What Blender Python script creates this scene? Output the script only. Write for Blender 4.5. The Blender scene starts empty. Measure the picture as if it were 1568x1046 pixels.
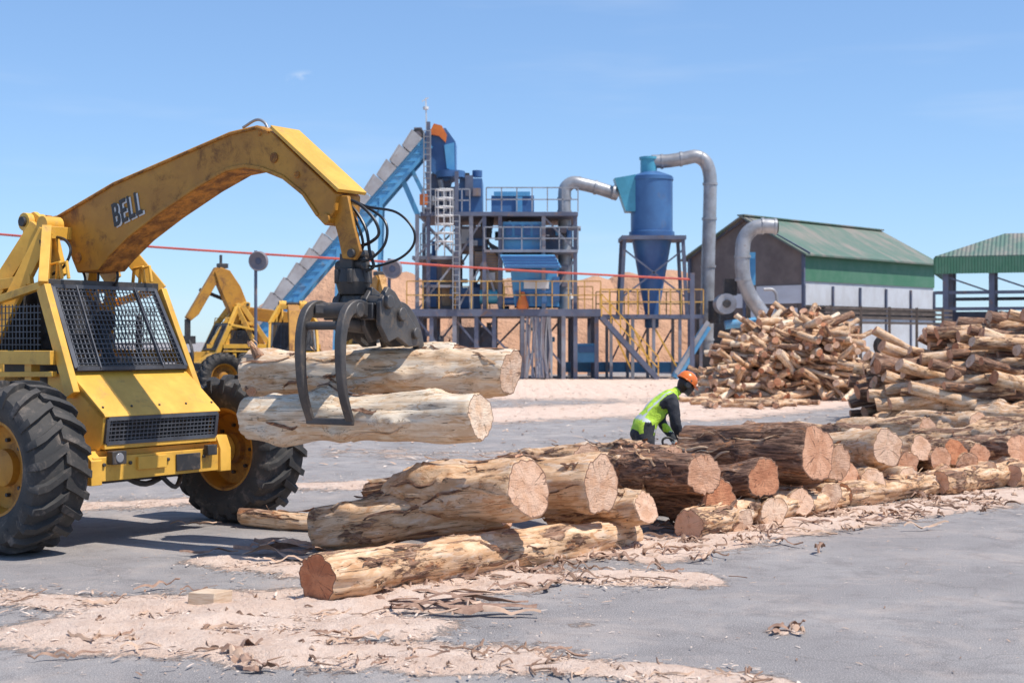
import bpy, math, random, bmesh
import numpy as np
from mathutils import Vector, Matrix, noise
random.seed(7)
FP=2178.0; CH=1.85; HY=523.0
V=Vector
def W(px,py,d): return V(((px-784)/FP*d, d, CH-(py-HY)/FP*d))
def G(px,py):
    d=FP*CH/(py-HY); return V(((px-784)/FP*d, d, 0))
Z=V((0,0,1))
scene=bpy.context.scene
# ------------------------------------------------------------------ materials
def newmat(name):
    m=bpy.data.materials.new(name); m.use_nodes=True; nt=m.node_tree; nt.nodes.clear()
    o=nt.nodes.new('ShaderNodeOutputMaterial'); b=nt.nodes.new('ShaderNodeBsdfPrincipled')
    nt.links.new(b.outputs[0],o.inputs[0]); return m,nt,b
def N(nt,t,**k):
    n=nt.nodes.new(t)
    for a,v in k.items(): setattr(n,a,v)
    return n
def setin(nt,node,key,val):
    if isinstance(val,bpy.types.NodeSocket): nt.links.new(val,node.inputs[key])
    else: node.inputs[key].default_value=val
def c4(c): return (c[0],c[1],c[2],1)
def mix(nt,fac,a,b,mode='MIX'):
    n=N(nt,'ShaderNodeMix',data_type='RGBA',blend_type=mode)
    setin(nt,n,0,fac)
    setin(nt,n,6,a if isinstance(a,bpy.types.NodeSocket) else c4(a))
    setin(nt,n,7,b if isinstance(b,bpy.types.NodeSocket) else c4(b))
    return n.outputs[2]
def noi(nt,vec,scale,detail=6,rough=.6,dist=0):
    n=N(nt,'ShaderNodeTexNoise'); nt.links.new(vec,n.inputs['Vector'])
    n.inputs['Scale'].default_value=scale; n.inputs['Detail'].default_value=min(detail,5)
    n.inputs['Roughness'].default_value=rough; n.inputs['Distortion'].default_value=dist
    return n.outputs[0]
def step(nt,val,lo,hi):
    n=N(nt,'ShaderNodeMapRange'); n.interpolation_type='SMOOTHSTEP'
    nt.links.new(val,n.inputs[0]); n.inputs[1].default_value=lo; n.inputs[2].default_value=hi
    return n.outputs[0]
def math_(nt,op,a,b=0.0):
    n=N(nt,'ShaderNodeMath',operation=op); setin(nt,n,0,a); setin(nt,n,1,b); return n.outputs[0]
def mapping(nt,vec,scale):
    n=N(nt,'ShaderNodeMapping'); nt.links.new(vec,n.inputs[0]); n.inputs['Scale'].default_value=scale; return n.outputs[0]
def bump(nt,b,h,strength,dist):
    n=N(nt,'ShaderNodeBump'); nt.links.new(h,n.inputs['Height']); n.inputs['Strength'].default_value=strength
    n.inputs['Distance'].default_value=dist; nt.links.new(n.outputs[0],b.inputs['Normal'])
def surf(name,c1,c2=None,scale=2.5,rough=.5,metal=0,bmp=.2,bscale=25,dirt=None,dlo=.52,dhi=.72,stretch=(1,1,1),bd=.01,spec=.5):
    m,nt,b=newmat(name)
    if c2 is None: c2=[x*.72 for x in c1]
    tc=N(nt,'ShaderNodeTexCoord').outputs['Object']
    v=mapping(nt,tc,stretch)
    f=step(nt,noi(nt,v,scale,4,.65),.32,.68)
    col=mix(nt,f,c1,c2)
    if dirt:
        d=step(nt,noi(nt,v,scale*1.9,5,.75,.4),dlo,dhi)
        col=mix(nt,d,col,dirt)
        r=N(nt,'ShaderNodeMapRange'); nt.links.new(d,r.inputs[0]); r.inputs[3].default_value=rough; r.inputs[4].default_value=.9
        nt.links.new(r.outputs[0],b.inputs['Roughness'])
    else: b.inputs['Roughness'].default_value=rough
    nt.links.new(col,b.inputs['Base Color']); b.inputs['Metallic'].default_value=metal
    b.inputs['Specular IOR Level'].default_value=spec
    if bmp: bump(nt,b,noi(nt,v,bscale,4,.7),bmp,bd)
    return m
M={}
M['yellow']=surf('yellow_paint',(.84,.47,.075),(.68,.36,.05),2.4,.42,dirt=(.34,.20,.09),dlo=.52,dhi=.80,bmp=.14)
M['ochre']=surf('ochre_dirt_shade',(.56,.26,.028),(.42,.18,.02),1.8,.5,dirt=(.20,.09,.035),dlo=.47,dhi=.72,bmp=.25)  # yellow with dirt; the boom's half shade is put into the colour
M['rust']=surf('dirt_orange',(.70,.30,.055),(.24,.10,.03),9,.9,bmp=1,bscale=26,bd=.04)
M['black']=surf('black_steel',(.03,.03,.032),(.06,.052,.048),3,.5,dirt=(.14,.105,.08),bmp=.2)
M['grap']=surf('grapple_steel',(.065,.062,.063),(.12,.105,.095),4,.5,metal=.3,dirt=(.20,.15,.11),bmp=.3)
M['mesh']=surf('guard_mesh',(.12,.125,.14),(.07,.07,.08),3,.5,metal=.3,bmp=0)
M['rubber']=surf('tyre_rubber',(.035,.034,.034),(.065,.058,.052),3,.8,dirt=(.21,.17,.14),dlo=.50,dhi=.76,bmp=.3)
M['hose']=surf('hose_rubber',(.02,.02,.022),None,3,.4,bmp=0)
M['galv']=surf('galvanised',(.42,.42,.43),(.27,.26,.26),1.2,.42,metal=.35,dirt=(.27,.21,.17),dlo=.55,dhi=.8,bmp=.1)
M['cover']=surf('conveyor_cover',(.50,.49,.48),(.38,.36,.35),1.2,.6,metal=.1,dirt=(.34,.28,.24),dlo=.5,dhi=.8,bmp=.1)
M['steelb']=surf('structural_steel',(.13,.15,.21),(.09,.10,.145),1,.55,dirt=(.25,.16,.12),bmp=.1)
M['steelg']=surf('grey_steel',(.31,.32,.35),(.20,.20,.23),1,.55,dirt=(.3,.2,.15),bmp=.1)
M['blue']=surf('blue_paint',(.045,.11,.26),(.065,.17,.36),.6,.4,dirt=(.14,.15,.18),dlo=.55,dhi=.82,bmp=.05)
M['lblue']=surf('light_blue_paint',(.12,.38,.62),(.07,.27,.50),.6,.45,dirt=(.24,.25,.27),dlo=.5,dhi=.8,bmp=.05)
M['teal']=surf('teal_paint',(.08,.35,.48),None,1,.4,bmp=0)
M['white']=surf('white_paint',(.75,.74,.72),(.6,.58,.55),.8,.6,dirt=(.4,.33,.27),dlo=.55,dhi=.85,bmp=.05)
M['orange']=surf('orange_paint',(.75,.2,.03),(.6,.14,.03),2,.45,bmp=0)
M['red']=surf('red_paint',(.60,.09,.05),(.45,.07,.05),2,.5,bmp=0)
M['railyel']=surf('rail_yellow',(.66,.42,.12),(.5,.25,.06),1,.5,bmp=0)
M['panel']=surf('grey_panel',(.27,.235,.245),(.19,.155,.165),1,.6,dirt=(.29,.19,.12),bmp=.1)
M['tan']=surf('timber_box',(.48,.34,.22),(.33,.21,.13),1,.7,bmp=.1)
M['brown']=surf('brown_sheet',(.235,.185,.16),(.17,.13,.115),.8,.75,bmp=.1)
M['darkwood']=surf('weathered_timber',(.13,.10,.085),(.07,.055,.045),2,.85,bmp=.2)
M['glass']=surf('lamp_glass',(.3,.3,.32),None,1,.1,bmp=0)
M['skin']=surf('dark_skin',(.05,.028,.02),None,8,.45,bmp=.05)
M['vest']=surf('hi_vis_fabric',(.58,.82,.07),(.46,.70,.05),9,.75,bmp=.8,bscale=14,bd=.03)
M['refl']=surf('reflective_tape',(.66,.68,.68),(.55,.55,.56),9,.35,bmp=.1)
M['cloth']=surf('dark_overall',(.022,.024,.032),(.045,.045,.05),9,.85,bmp=.7,bscale=12,bd=.02)
M['glove']=surf('glove_leather',(.62,.5,.42),(.5,.3,.2),9,.8,bmp=.2)
M['helmet']=surf('helmet_orange',(.85,.2,.03),(.75,.17,.03),5,.3,bmp=0)
M['cut']=surf('sawn_wood',(.70,.55,.40),(.54,.37,.24),6,.85,bmp=.4,stretch=(1,1,9),bscale=14)
M['strip']=surf('bark_strip',(.42,.26,.18),(.23,.13,.09),12,.9,bmp=.5)
M['chipA']=surf('chip_tan',(.62,.43,.31),(.48,.31,.21),8,.9,bmp=0)
M['chipB']=surf('chip_brown',(.32,.19,.125),(.20,.12,.08),8,.9,bmp=0)
M['chipC']=surf('chip_pale',(.78,.63,.51),(.68,.52,.41),8,.9,bmp=0)
M['mound']=surf('mound_sawdust',(.62,.35,.21),(.48,.26,.155),.35,.95,bmp=.9,bscale=2,bd=.4)
def corr(name,c1,c2,freq=7.0):
    m,nt,b=newmat(name)
    tc=N(nt,'ShaderNodeTexCoord').outputs['Object']
    w=N(nt,'ShaderNodeTexWave'); w.bands_direction='X'; nt.links.new(tc,w.inputs[0]); w.inputs['Scale'].default_value=freq*.1592*2
    v=mapping(nt,tc,(.8,.15,.6)); f=step(nt,noi(nt,v,1.1,6,.7),.38,.66)
    col=mix(nt,f,c1,c2); col=mix(nt,math_(nt,'MULTIPLY',w.outputs[1],.25),col,(.02,.03,.02))
    nt.links.new(col,b.inputs[0]); b.inputs['Roughness'].default_value=.6
    bump(nt,b,w.outputs[1],.8,.05); return m
M['green']=corr('green_corrugated',(.080,.25,.14),(.13,.29,.18))
M['greenroof']=corr('green_roof',(.12,.20,.145),(.30,.26,.21),5)
M['whitecorr']=corr('white_corrugated',(.82,.82,.84),(.72,.70,.70))
def logmats():
    m,nt,b=newmat('log_surface')
    lc=N(nt,'ShaderNodeAttribute',attribute_name='lc').outputs['Vector']
    lr=N(nt,'ShaderNodeAttribute',attribute_name='lr').outputs['Fac']
    vA=mapping(nt,lc,(1.1,3.2,3.2)); vF=mapping(nt,lc,(2.2,26,26)); vM=mapping(nt,lc,(3,9,9)); vC=mapping(nt,lc,(.9,34,34))
    patch=noi(nt,vA,1.7,5,.60,.7)
    fib=noi(nt,vF,1.6,5,.65,.3); med=noi(nt,vM,1.3,5,.68,.5); crk=noi(nt,vC,1.0,2,.5,.3)
    s=math_(nt,'ADD',patch,math_(nt,'MULTIPLY',math_(nt,'SUBTRACT',lr,.5),.75))
    s=math_(nt,'ADD',s,math_(nt,'MULTIPLY',math_(nt,'SUBTRACT',med,.5),.40))
    fac=step(nt,s,.50,.56); edge=step(nt,s,.36,.50)
    wf=step(nt,lr,.33,.20)
    pale=mix(nt,step(nt,med,.36,.62),mix(nt,wf,(.78,.55,.36),(.84,.70,.53)),mix(nt,wf,(.60,.36,.20),(.68,.49,.32)))
    g=noi(nt,vA,3.1,5,.6,.5); pale=mix(nt,math_(nt,'MULTIPLY',step(nt,g,.52,.64),.65),pale,mix(nt,wf,(.68,.56,.45),(.76,.66,.54)))
    g2=noi(nt,vA,4.2,5,.65,1.2); pale=mix(nt,math_(nt,'MULTIPLY',step(nt,g2,.54,.64),.85),pale,mix(nt,wf,(.50,.25,.12),(.60,.38,.21)))
    pale=mix(nt,math_(nt,'MULTIPLY',edge,.55),pale,(.54,.31,.16))
    pale=mix(nt,math_(nt,'MULTIPLY',step(nt,fib,.60,.76),.65),pale,(.38,.22,.13))
    bark=mix(nt,step(nt,fib,.38,.62),(.095,.050,.034),(.34,.19,.12))
    bark=mix(nt,step(nt,med,.53,.68),bark,(.48,.31,.21))
    bark=mix(nt,step(nt,g2,.55,.66),bark,(.44,.195,.09))
    col=mix(nt,fac,pale,bark)
    ck=math_(nt,'ABSOLUTE',math_(nt,'SUBTRACT',crk,.42)); ckf=step(nt,ck,.010,.002)
    col=mix(nt,math_(nt,'MULTIPLY',ckf,.75),col,(.06,.035,.022))
    nt.links.new(col,b.inputs[0]); b.inputs['Roughness'].default_value=.8; b.inputs['Specular IOR Level'].default_value=.25
    h=math_(nt,'ADD',math_(nt,'MULTIPLY',fib,math_(nt,'ADD',math_(nt,'MULTIPLY',fac,.9),.2)),math_(nt,'MULTIPLY',fac,.45))
    h=math_(nt,'ADD',h,math_(nt,'MULTIPLY',med,.3)); h=math_(nt,'SUBTRACT',h,math_(nt,'MULTIPLY',ckf,.5))
    bump(nt,b,h,.75,.024)
    e,nt,b=newmat('log_cut_end')
    lc=N(nt,'ShaderNodeAttribute',attribute_name='lc').outputs['Vector']
    lr=N(nt,'ShaderNodeAttribute',attribute_name='lr').outputs['Fac']
    ln=N(nt,'ShaderNodeAttribute',attribute_name='ln').outputs['Fac']
    n1=noi(nt,lc,7,5,.6); n2=noi(nt,mapping(nt,lc,(1,.35,1.6)),45,4,.7)
    rr=math_(nt,'ADD',math_(nt,'MULTIPLY',ln,16.0),math_(nt,'MULTIPLY',n1,4.0))
    ring=math_(nt,'ADD',math_(nt,'MULTIPLY',math_(nt,'SINE',math_(nt,'MULTIPLY',rr,4.0)),.5),.5)
    base=mix(nt,lr,(.86,.66,.49),(.62,.24,.11))
    base=mix(nt,step(nt,n1,.42,.62),base,mix(nt,lr,(.78,.52,.34),(.46,.155,.07)))
    base=mix(nt,math_(nt,'MULTIPLY',ring,.15),base,(.38,.19,.10))
    base=mix(nt,math_(nt,'MULTIPLY',step(nt,ln,.22,.02),.35),base,(.45,.19,.10))
    base=mix(nt,math_(nt,'MULTIPLY',step(nt,n2,.55,.75),.3),base,(.36,.18,.10))
    sp=N(nt,'ShaderNodeSeparateXYZ'); nt.links.new(lc,sp.inputs[0])
    ang=math_(nt,'ARCTAN2',sp.outputs[1],sp.outputs[2])
    cv=N(nt,'ShaderNodeCombineXYZ'); nt.links.new(math_(nt,'ADD',math_(nt,'MULTIPLY',ang,2.4),math_(nt,'MULTIPLY',n1,.8)),cv.inputs[0]); nt.links.new(math_(nt,'MULTIPLY',ln,.25),cv.inputs[1])
    nt.links.new(sp.outputs[0],cv.inputs[2])
    cn=noi(nt,cv.outputs[0],1.3,1,.5); cf=step(nt,math_(nt,'ABSOLUTE',math_(nt,'SUBTRACT',cn,.5)),.009,.003)
    base=mix(nt,math_(nt,'MULTIPLY',cf,.7),base,(.08,.04,.03))
    base=mix(nt,step(nt,ln,.93,.99),base,(.22,.12,.08))
    nt.links.new(base,b.inputs[0]); b.inputs['Roughness'].default_value=.85; b.inputs['Specular IOR Level'].default_value=.2
    bump(nt,b,math_(nt,'ADD',n2,math_(nt,'MULTIPLY',n1,1.5)),.6,.018)
    return m,e
MLOG,MEND=logmats()

# ------------------------------------------------------------------ mesh builder
class MB:
    def __init__(s): s.v=[];s.f=[];s.m=[];s.sm=[]
    def add(s,vs,fs,m=0,smooth=False):
        o=len(s.v); s.v+=[tuple(v) for v in vs]; s.f+=[tuple(i+o for i in f) for f in fs]
        s.m+=[m]*len(fs); s.sm+=[smooth]*len(fs)
    def box(s,c,size,m=0,R=None):
        c=V(c); vs=[]
        for x in(-.5,.5):
            for y in(-.5,.5):
                for z in(-.5,.5):
                    p=V((x*size[0],y*size[1],z*size[2]))
                    if R is not None: p=R@p
                    vs.append(c+p)
        s.add(vs,[(0,1,3,2),(4,6,7,5),(0,4,5,1),(2,3,7,6),(0,2,6,4),(1,5,7,3)],m)
    def beam(s,a,b,w,h=None,m=0,up=Z):
        a=V(a);b=V(b);h=h or w; d=b-a; L=d.length
        if L<1e-6: return
        d/=L; sd=d.cross(up)
        if sd.length<1e-3: sd=d.cross(V((0,1,0)))
        sd.normalize(); u=sd.cross(d)
        R=Matrix((d,sd,u)).transposed(); s.box((a+b)/2,(L,w,h),m,R)
    def cyl(s,a,b,r0,r1=None,n=14,m=0,caps=True):
        a=V(a);b=V(b); r1=r0 if r1 is None else r1; d=(b-a).normalized()
        p=d.orthogonal().normalized(); q=d.cross(p); vs=[]
        for c,r in((a,r0),(b,r1)):
            for i in range(n):
                t=2*math.pi*i/n; vs.append(c+p*(r*math.cos(t))+q*(r*math.sin(t)))
        s.add(vs,[(i,(i+1)%n,n+(i+1)%n,n+i) for i in range(n)],m,True)
        if caps:
            s.add(vs,[tuple(range(n))[::-1],tuple(range(n,2*n))],m)
    def tube(s,pts,r,n=8,m=0,caps=True,spline=0):
        pts=[V(p) for p in pts]
        if spline:
            q=[]
            P=[pts[0]*2-pts[1]]+pts+[pts[-1]*2-pts[-2]]
            for i in range(1,len(P)-2):
                for k in range(spline):
                    t=k/spline; a,b,c,d=P[i-1:i+3]
                    q.append(.5*((2*b)+(c-a)*t+(2*a-5*b+4*c-d)*t*t+(3*b-a-3*c+d)*t**3))
            q.append(pts[-1]); pts=q
        rs=r if isinstance(r,(list,tuple)) else [r]*len(pts)
        if len(rs)!=len(pts): rs=[rs[0]+(rs[-1]-rs[0])*i/(len(pts)-1) for i in range(len(pts))]
        vs=[]; p=None
        for i,c in enumerate(pts):
            d=(pts[min(i+1,len(pts)-1)]-pts[max(i-1,0)]).normalized()
            if p is None: p=d.orthogonal().normalized()
            p=(p-d*p.dot(d)).normalized(); q=d.cross(p)
            for k in range(n):
                t=2*math.pi*k/n; vs.append(c+p*(rs[i]*math.cos(t))+q*(rs[i]*math.sin(t)))
        fs=[(i*n+k,i*n+(k+1)%n,(i+1)*n+(k+1)%n,(i+1)*n+k) for i in range(len(pts)-1) for k in range(n)]
        s.add(vs,fs,m,True)
        if caps: s.add(vs,[tuple(range(n))[::-1],tuple(range(len(vs)-n,len(vs)))],m)
    def prism(s,poly,vec,m=0,m_side=None):
        n=len(poly); vec=V(vec); vs=[V(p) for p in poly]+[V(p)+vec for p in poly]
        s.add(vs,[tuple(range(n))[::-1],tuple(range(n,2*n))],m)
        fs=[(i,(i+1)%n,n+(i+1)%n,n+i) for i in range(n)]
        if callable(m_side):
            for i,f in enumerate(fs): s.add([vs[j] for j in f],[(0,1,2,3)],m_side(i))
        else: s.add(vs,fs,m if m_side is None else m_side)
    def lathe(s,prof,c,ax,n=32,m=0,close=False):
        c=V(c); ax=V(ax).normalized(); p=ax.orthogonal().normalized(); q=ax.cross(p); vs=[]
        for r,w in prof:
            for i in range(n):
                t=2*math.pi*i/n; vs.append(c+ax*w+p*(r*math.cos(t))+q*(r*math.sin(t)))
        k=len(prof)
        fs=[(j*n+i,j*n+(i+1)%n,(j+1)*n+(i+1)%n,(j+1)*n+i) for j in range(k-1) for i in range(n)]
        s.add(vs,fs,m,True)
    def obj(s,name,mats,parent=None,bevel=0,recalc=True,merge=True):
        me=bpy.data.meshes.new(name); me.from_pydata(s.v,[],s.f)
        for mt in mats: me.materials.append(M[mt] if isinstance(mt,str) else mt)
        me.polygons.foreach_set('material_index',s.m); me.polygons.foreach_set('use_smooth',s.sm)
        if recalc:
            bm=bmesh.new(); bm.from_mesh(me)
            if merge: bmesh.ops.remove_doubles(bm,verts=bm.verts,dist=1e-5)
            bmesh.ops.recalc_face_normals(bm,faces=bm.faces); bm.to_mesh(me); bm.free()
        try: me.set_sharp_from_angle(angle=math.radians(38))
        except Exception: pass
        o=bpy.data.objects.new(name,me); scene.collection.objects.link(o)
        if parent: o.parent=parent
        if bevel:
            b=o.modifiers.new('b','BEVEL'); b.width=bevel; b.segments=2; b.limit_method='ANGLE'; b.angle_limit=math.radians(40)
        return o
def empty(name,loc=(0,0,0),rz=0,parent=None):
    e=bpy.data.objects.new(name,None); scene.collection.objects.link(e); e.location=loc; e.rotation_euler=(0,0,rz)
    e.empty_display_size=.2
    if parent: e.parent=parent
    return e

# ------------------------------------------------------------------ logs
class Logs:
    def __init__(s): s.v=[];s.f=[];s.m=[];s.lc=[];s.lr=[];s.ln=[]
    def log(s,p0,p1,r0,r1,kind=.4,nr=26,nl=30,bend=.04,knots=4,rough=1.0,ekind=None,ribbons=0):
        p0=V(p0);p1=V(p1); ax=p1-p0; L=ax.length; ax/=L
        u=ax.cross(Z)
        if u.length<.01: u=V((1,0,0))
        u.normalize(); w=u.cross(ax); sd=random.uniform(0,500)
        bd=(u*random.uniform(-1,1)+w*random.uniform(-.3,.3))*bend
        kn=[(random.uniform(.08,.92),random.uniform(0,6.283),random.uniform(.15,.38),random.uniform(.045,.10)) for _ in range(knots)]
        tilt0=random.uniform(-.25,.25); tilt1=random.uniform(-.25,.25); o=len(s.v)
        if ekind is None: ekind=kind
        ts=[0,.008]+[.008+(.984)*(i/(nl-3)) for i in range(1,nl-2)]+[1.0]
        nl=len(ts)
        def R_(a,al,t):
            ca,sa=math.cos(a),math.sin(a); r=r0+(r1-r0)*t
            q=V((ca*1.0+sd,sa*1.0,al*1.3)); rr=r*(1+.24*noise.noise(q))
            q2=V((ca*3.2+sd,sa*3.2,al*1.8)); rr+=r*.11*noise.noise(q2)*rough
            if rough>.7:
                q3=V((ca*9+sd,sa*9,al*3.0)); rr+=.022*noise.noise(q3)*(.3+kind)*rough*min(1,r/.15)
                q4=V((ca*19+sd,sa*19,al*5.0)); rr+=.008*noise.noise(q4)*(.3+kind)
            for kt,ka,kh,ks in kn:
                da=math.atan2(math.sin(a-ka),math.cos(a-ka))*r; dl=(t-kt)*L
                e=(da*da+dl*dl*.5)/(ks*ks)
                if e<6: rr+=kh*r*math.exp(-e)*(1.0 if e>.15 else .6)
            return rr
        def C_(al,t): return p0+ax*al+bd*math.sin(math.pi*t)*L*.6+u*(noise.noise(V((al*.9,sd,0)))*bend*.6)
        for i,t in enumerate(ts):
            al=t*L; c=C_(al,t); edge=.965 if i in(0,nl-1) else 1
            for k in range(nr):
                a=2*math.pi*k/nr; ca,sa=math.cos(a),math.sin(a); rr=R_(a,al,t)*edge
                sh=0
                if i<=1: sh=tilt0*rr*sa
                if i>=nl-2: sh=tilt1*rr*sa
                s.v.append(tuple(c+u*(rr*ca)+w*(rr*sa)+ax*sh))
                s.lc.append((al+sd,rr*ca,rr*sa)); s.lr.append(kind); s.ln.append(1)
        for i in range(nl-1):
            for k in range(nr):
                s.f.append((o+i*nr+k,o+i*nr+(k+1)%nr,o+(i+1)*nr+(k+1)%nr,o+(i+1)*nr+k)); s.m.append(0)
        for end in(0,1):
            base=o+(0 if end==0 else (nl-1)*nr)
            ring=[V(s.v[base+k]) for k in range(nr)]; c=sum(ring,V())/nr
            prev=[]
            for k in range(nr):
                s.v.append(tuple(ring[k])); s.lc.append(tuple(s.lc[base+k])); s.lr.append(ekind); s.ln.append(1.0)
                prev.append(len(s.v)-1)
            for q in (.8,.5,.2):
                cur=[]
                for k in range(nr):
                    p=c+(ring[k]-c)*q+ax*(.008*noise.noise(V((ring[k].x*9*q,ring[k].z*9*q,sd))))
                    lcc=s.lc[base+k]
                    s.v.append(tuple(p)); s.lc.append((lcc[0],lcc[1]*q,lcc[2]*q)); s.lr.append(ekind); s.ln.append(q); cur.append(len(s.v)-1)
                for k in range(nr):
                    f=(prev[k],prev[(k+1)%nr],cur[(k+1)%nr],cur[k])
                    s.f.append(f if end else f[::-1]); s.m.append(1)
                prev=cur
            s.v.append(tuple(c)); s.lc.append((s.lc[base][0],0,0)); s.lr.append(ekind); s.ln.append(0)
            ci=len(s.v)-1
            for k in range(nr):
                f=(prev[k],prev[(k+1)%nr],ci); s.f.append(f if end else f[::-1]); s.m.append(1)
        for _ in range(ribbons):
            a0=random.uniform(-.6,3.7); t0=random.uniform(.0,.8); ln_=random.uniform(.15,.6)/L; n=9; wd=random.uniform(.012,.045); tw=random.uniform(-.5,.5); b0=len(s.v)
            lift=random.uniform(.01,.06); rk=random.uniform(.3,1.0); e=random.choice([0,1,1])
            for i in range(n+1):
                f=i/n; t=min(max(t0+ln_*f,0),1); al=t*L; a=a0+tw*f+.25*noise.noise(V((f*3,sd,a0)))
                ff=f if e else 1-f; lf=.006+lift*max(0,(ff-.55)/.45)**1.6; www=wd*(1-.6*abs(2*f-1)**3)
                for k in(-1,0,1):
                    aa=a+k*www*.5/max(r0,.05); rr=R_(aa,al,t)+lf+(.006 if k==0 else 0); ca,sa=math.cos(aa),math.sin(aa)
                    s.v.append(tuple(C_(al,t)+u*(rr*ca)+w*(rr*sa))); s.lc.append((al+sd+9,rr*ca,rr*sa)); s.lr.append(rk); s.ln.append(1)
            for i in range(n):
                for k in(0,1): s.f.append((b0+i*3+k,b0+i*3+k+1,b0+i*3+k+4,b0+i*3+k+3)); s.m.append(0)
    def obj(s,name,parent=None):
        me=bpy.data.meshes.new(name); me.from_pydata(s.v,[],s.f)
        me.materials.append(MLOG); me.materials.append(MEND)
        me.polygons.foreach_set('material_index',s.m); me.polygons.foreach_set('use_smooth',[x==0 for x in s.m])
        a=me.attributes.new('lc','FLOAT_VECTOR','POINT'); a.data.foreach_set('vector',np.array(s.lc,dtype='f').ravel())
        a=me.attributes.new('lr','FLOAT','POINT'); a.data.foreach_set('value',s.lr)
        a=me.attributes.new('ln','FLOAT','POINT'); a.data.foreach_set('value',s.ln)
        bm=bmesh.new(); bm.from_mesh(me); bmesh.ops.recalc_face_normals(bm,faces=bm.faces); bm.to_mesh(me); bm.free()
        o=bpy.data.objects.new(name,me); scene.collection.objects.link(o)
        if parent: o.parent=parent
        return o

# ------------------------------------------------------------------ ground
caps=[((230,935),(520,925),.56,1.25),((520,930),(760,885),.50,1.25),((760,885),(1050,888),.30,1.15),((640,860),(1000,830),.55,1.2),
 ((100,968),(420,985),.46,1.15),((420,1000),(760,1010),.38,1.1),((760,1010),(1160,1050),.22,1.0),((0,915),(250,940),.28,.85),((-300,900),(0,915),.3,.8),
 ((980,850),(1250,800),.42,1.0),((1250,800),(1568,756),.55,1.0),((1568,756),(1900,725),.6,1.0),((1180,770),(1568,728),.7,.9),
 ((120,776),(360,765),.5,.68),((440,745),(640,742),.6,.75),((-100,790),(120,776),.5,.65),((600,700),(900,690),.6,.42),
 ((650,640),(1100,620),3.0,.88),((700,600),(1100,600),7,1.05),((1050,640),(1330,612),1.6,.75),((350,860),(520,880),.34,.95),
 ((1195,968),(1215,968),.10,.8),((860,960),(900,955),.1,.3),((300,700),(620,690),1.0,.38),((700,590),(1100,588),12,1.1),((300,955),(600,960),.36,1.2)]
capw=[(G(*a),G(*b),w,s) for a,b,w,s in caps]
def dust(X,Y):
    m=np.zeros_like(X)
    for a,b,w,s in capw:
        dx,dy=b.x-a.x,b.y-a.y; L2=dx*dx+dy*dy
        t=np.clip(((X-a.x)*dx+(Y-a.y)*dy)/L2,0,1)
        d2=(X-a.x-t*dx)**2+(Y-a.y-t*dy)**2
        m=np.maximum(m,s*np.exp(-d2/(w*w)*.9))
    return m
def axis(lo,hi,stp,far):
    a=list(np.arange(lo,hi,stp)); s=stp; p=lo
    left=[]
    while p>-far: s*=1.13; p-=s; left.append(p)
    s=stp; p=a[-1]; right=[]
    while p<far: s*=1.13; p+=s; right.append(p)
    return np.array(left[::-1]+a+right)
def N_warp(nt,tc):
    n=N(nt,'ShaderNodeTexNoise'); nt.links.new(tc,n.inputs[0]); n.inputs['Scale'].default_value=1.2; n.inputs['Detail'].default_value=4
    a=N(nt,'ShaderNodeVectorMath',operation='MULTIPLY_ADD'); nt.links.new(n.outputs[1],a.inputs[0]); a.inputs[1].default_value=(1.2,1.2,0); nt.links.new(tc,a.inputs[2])
    return a.outputs[0]
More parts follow.
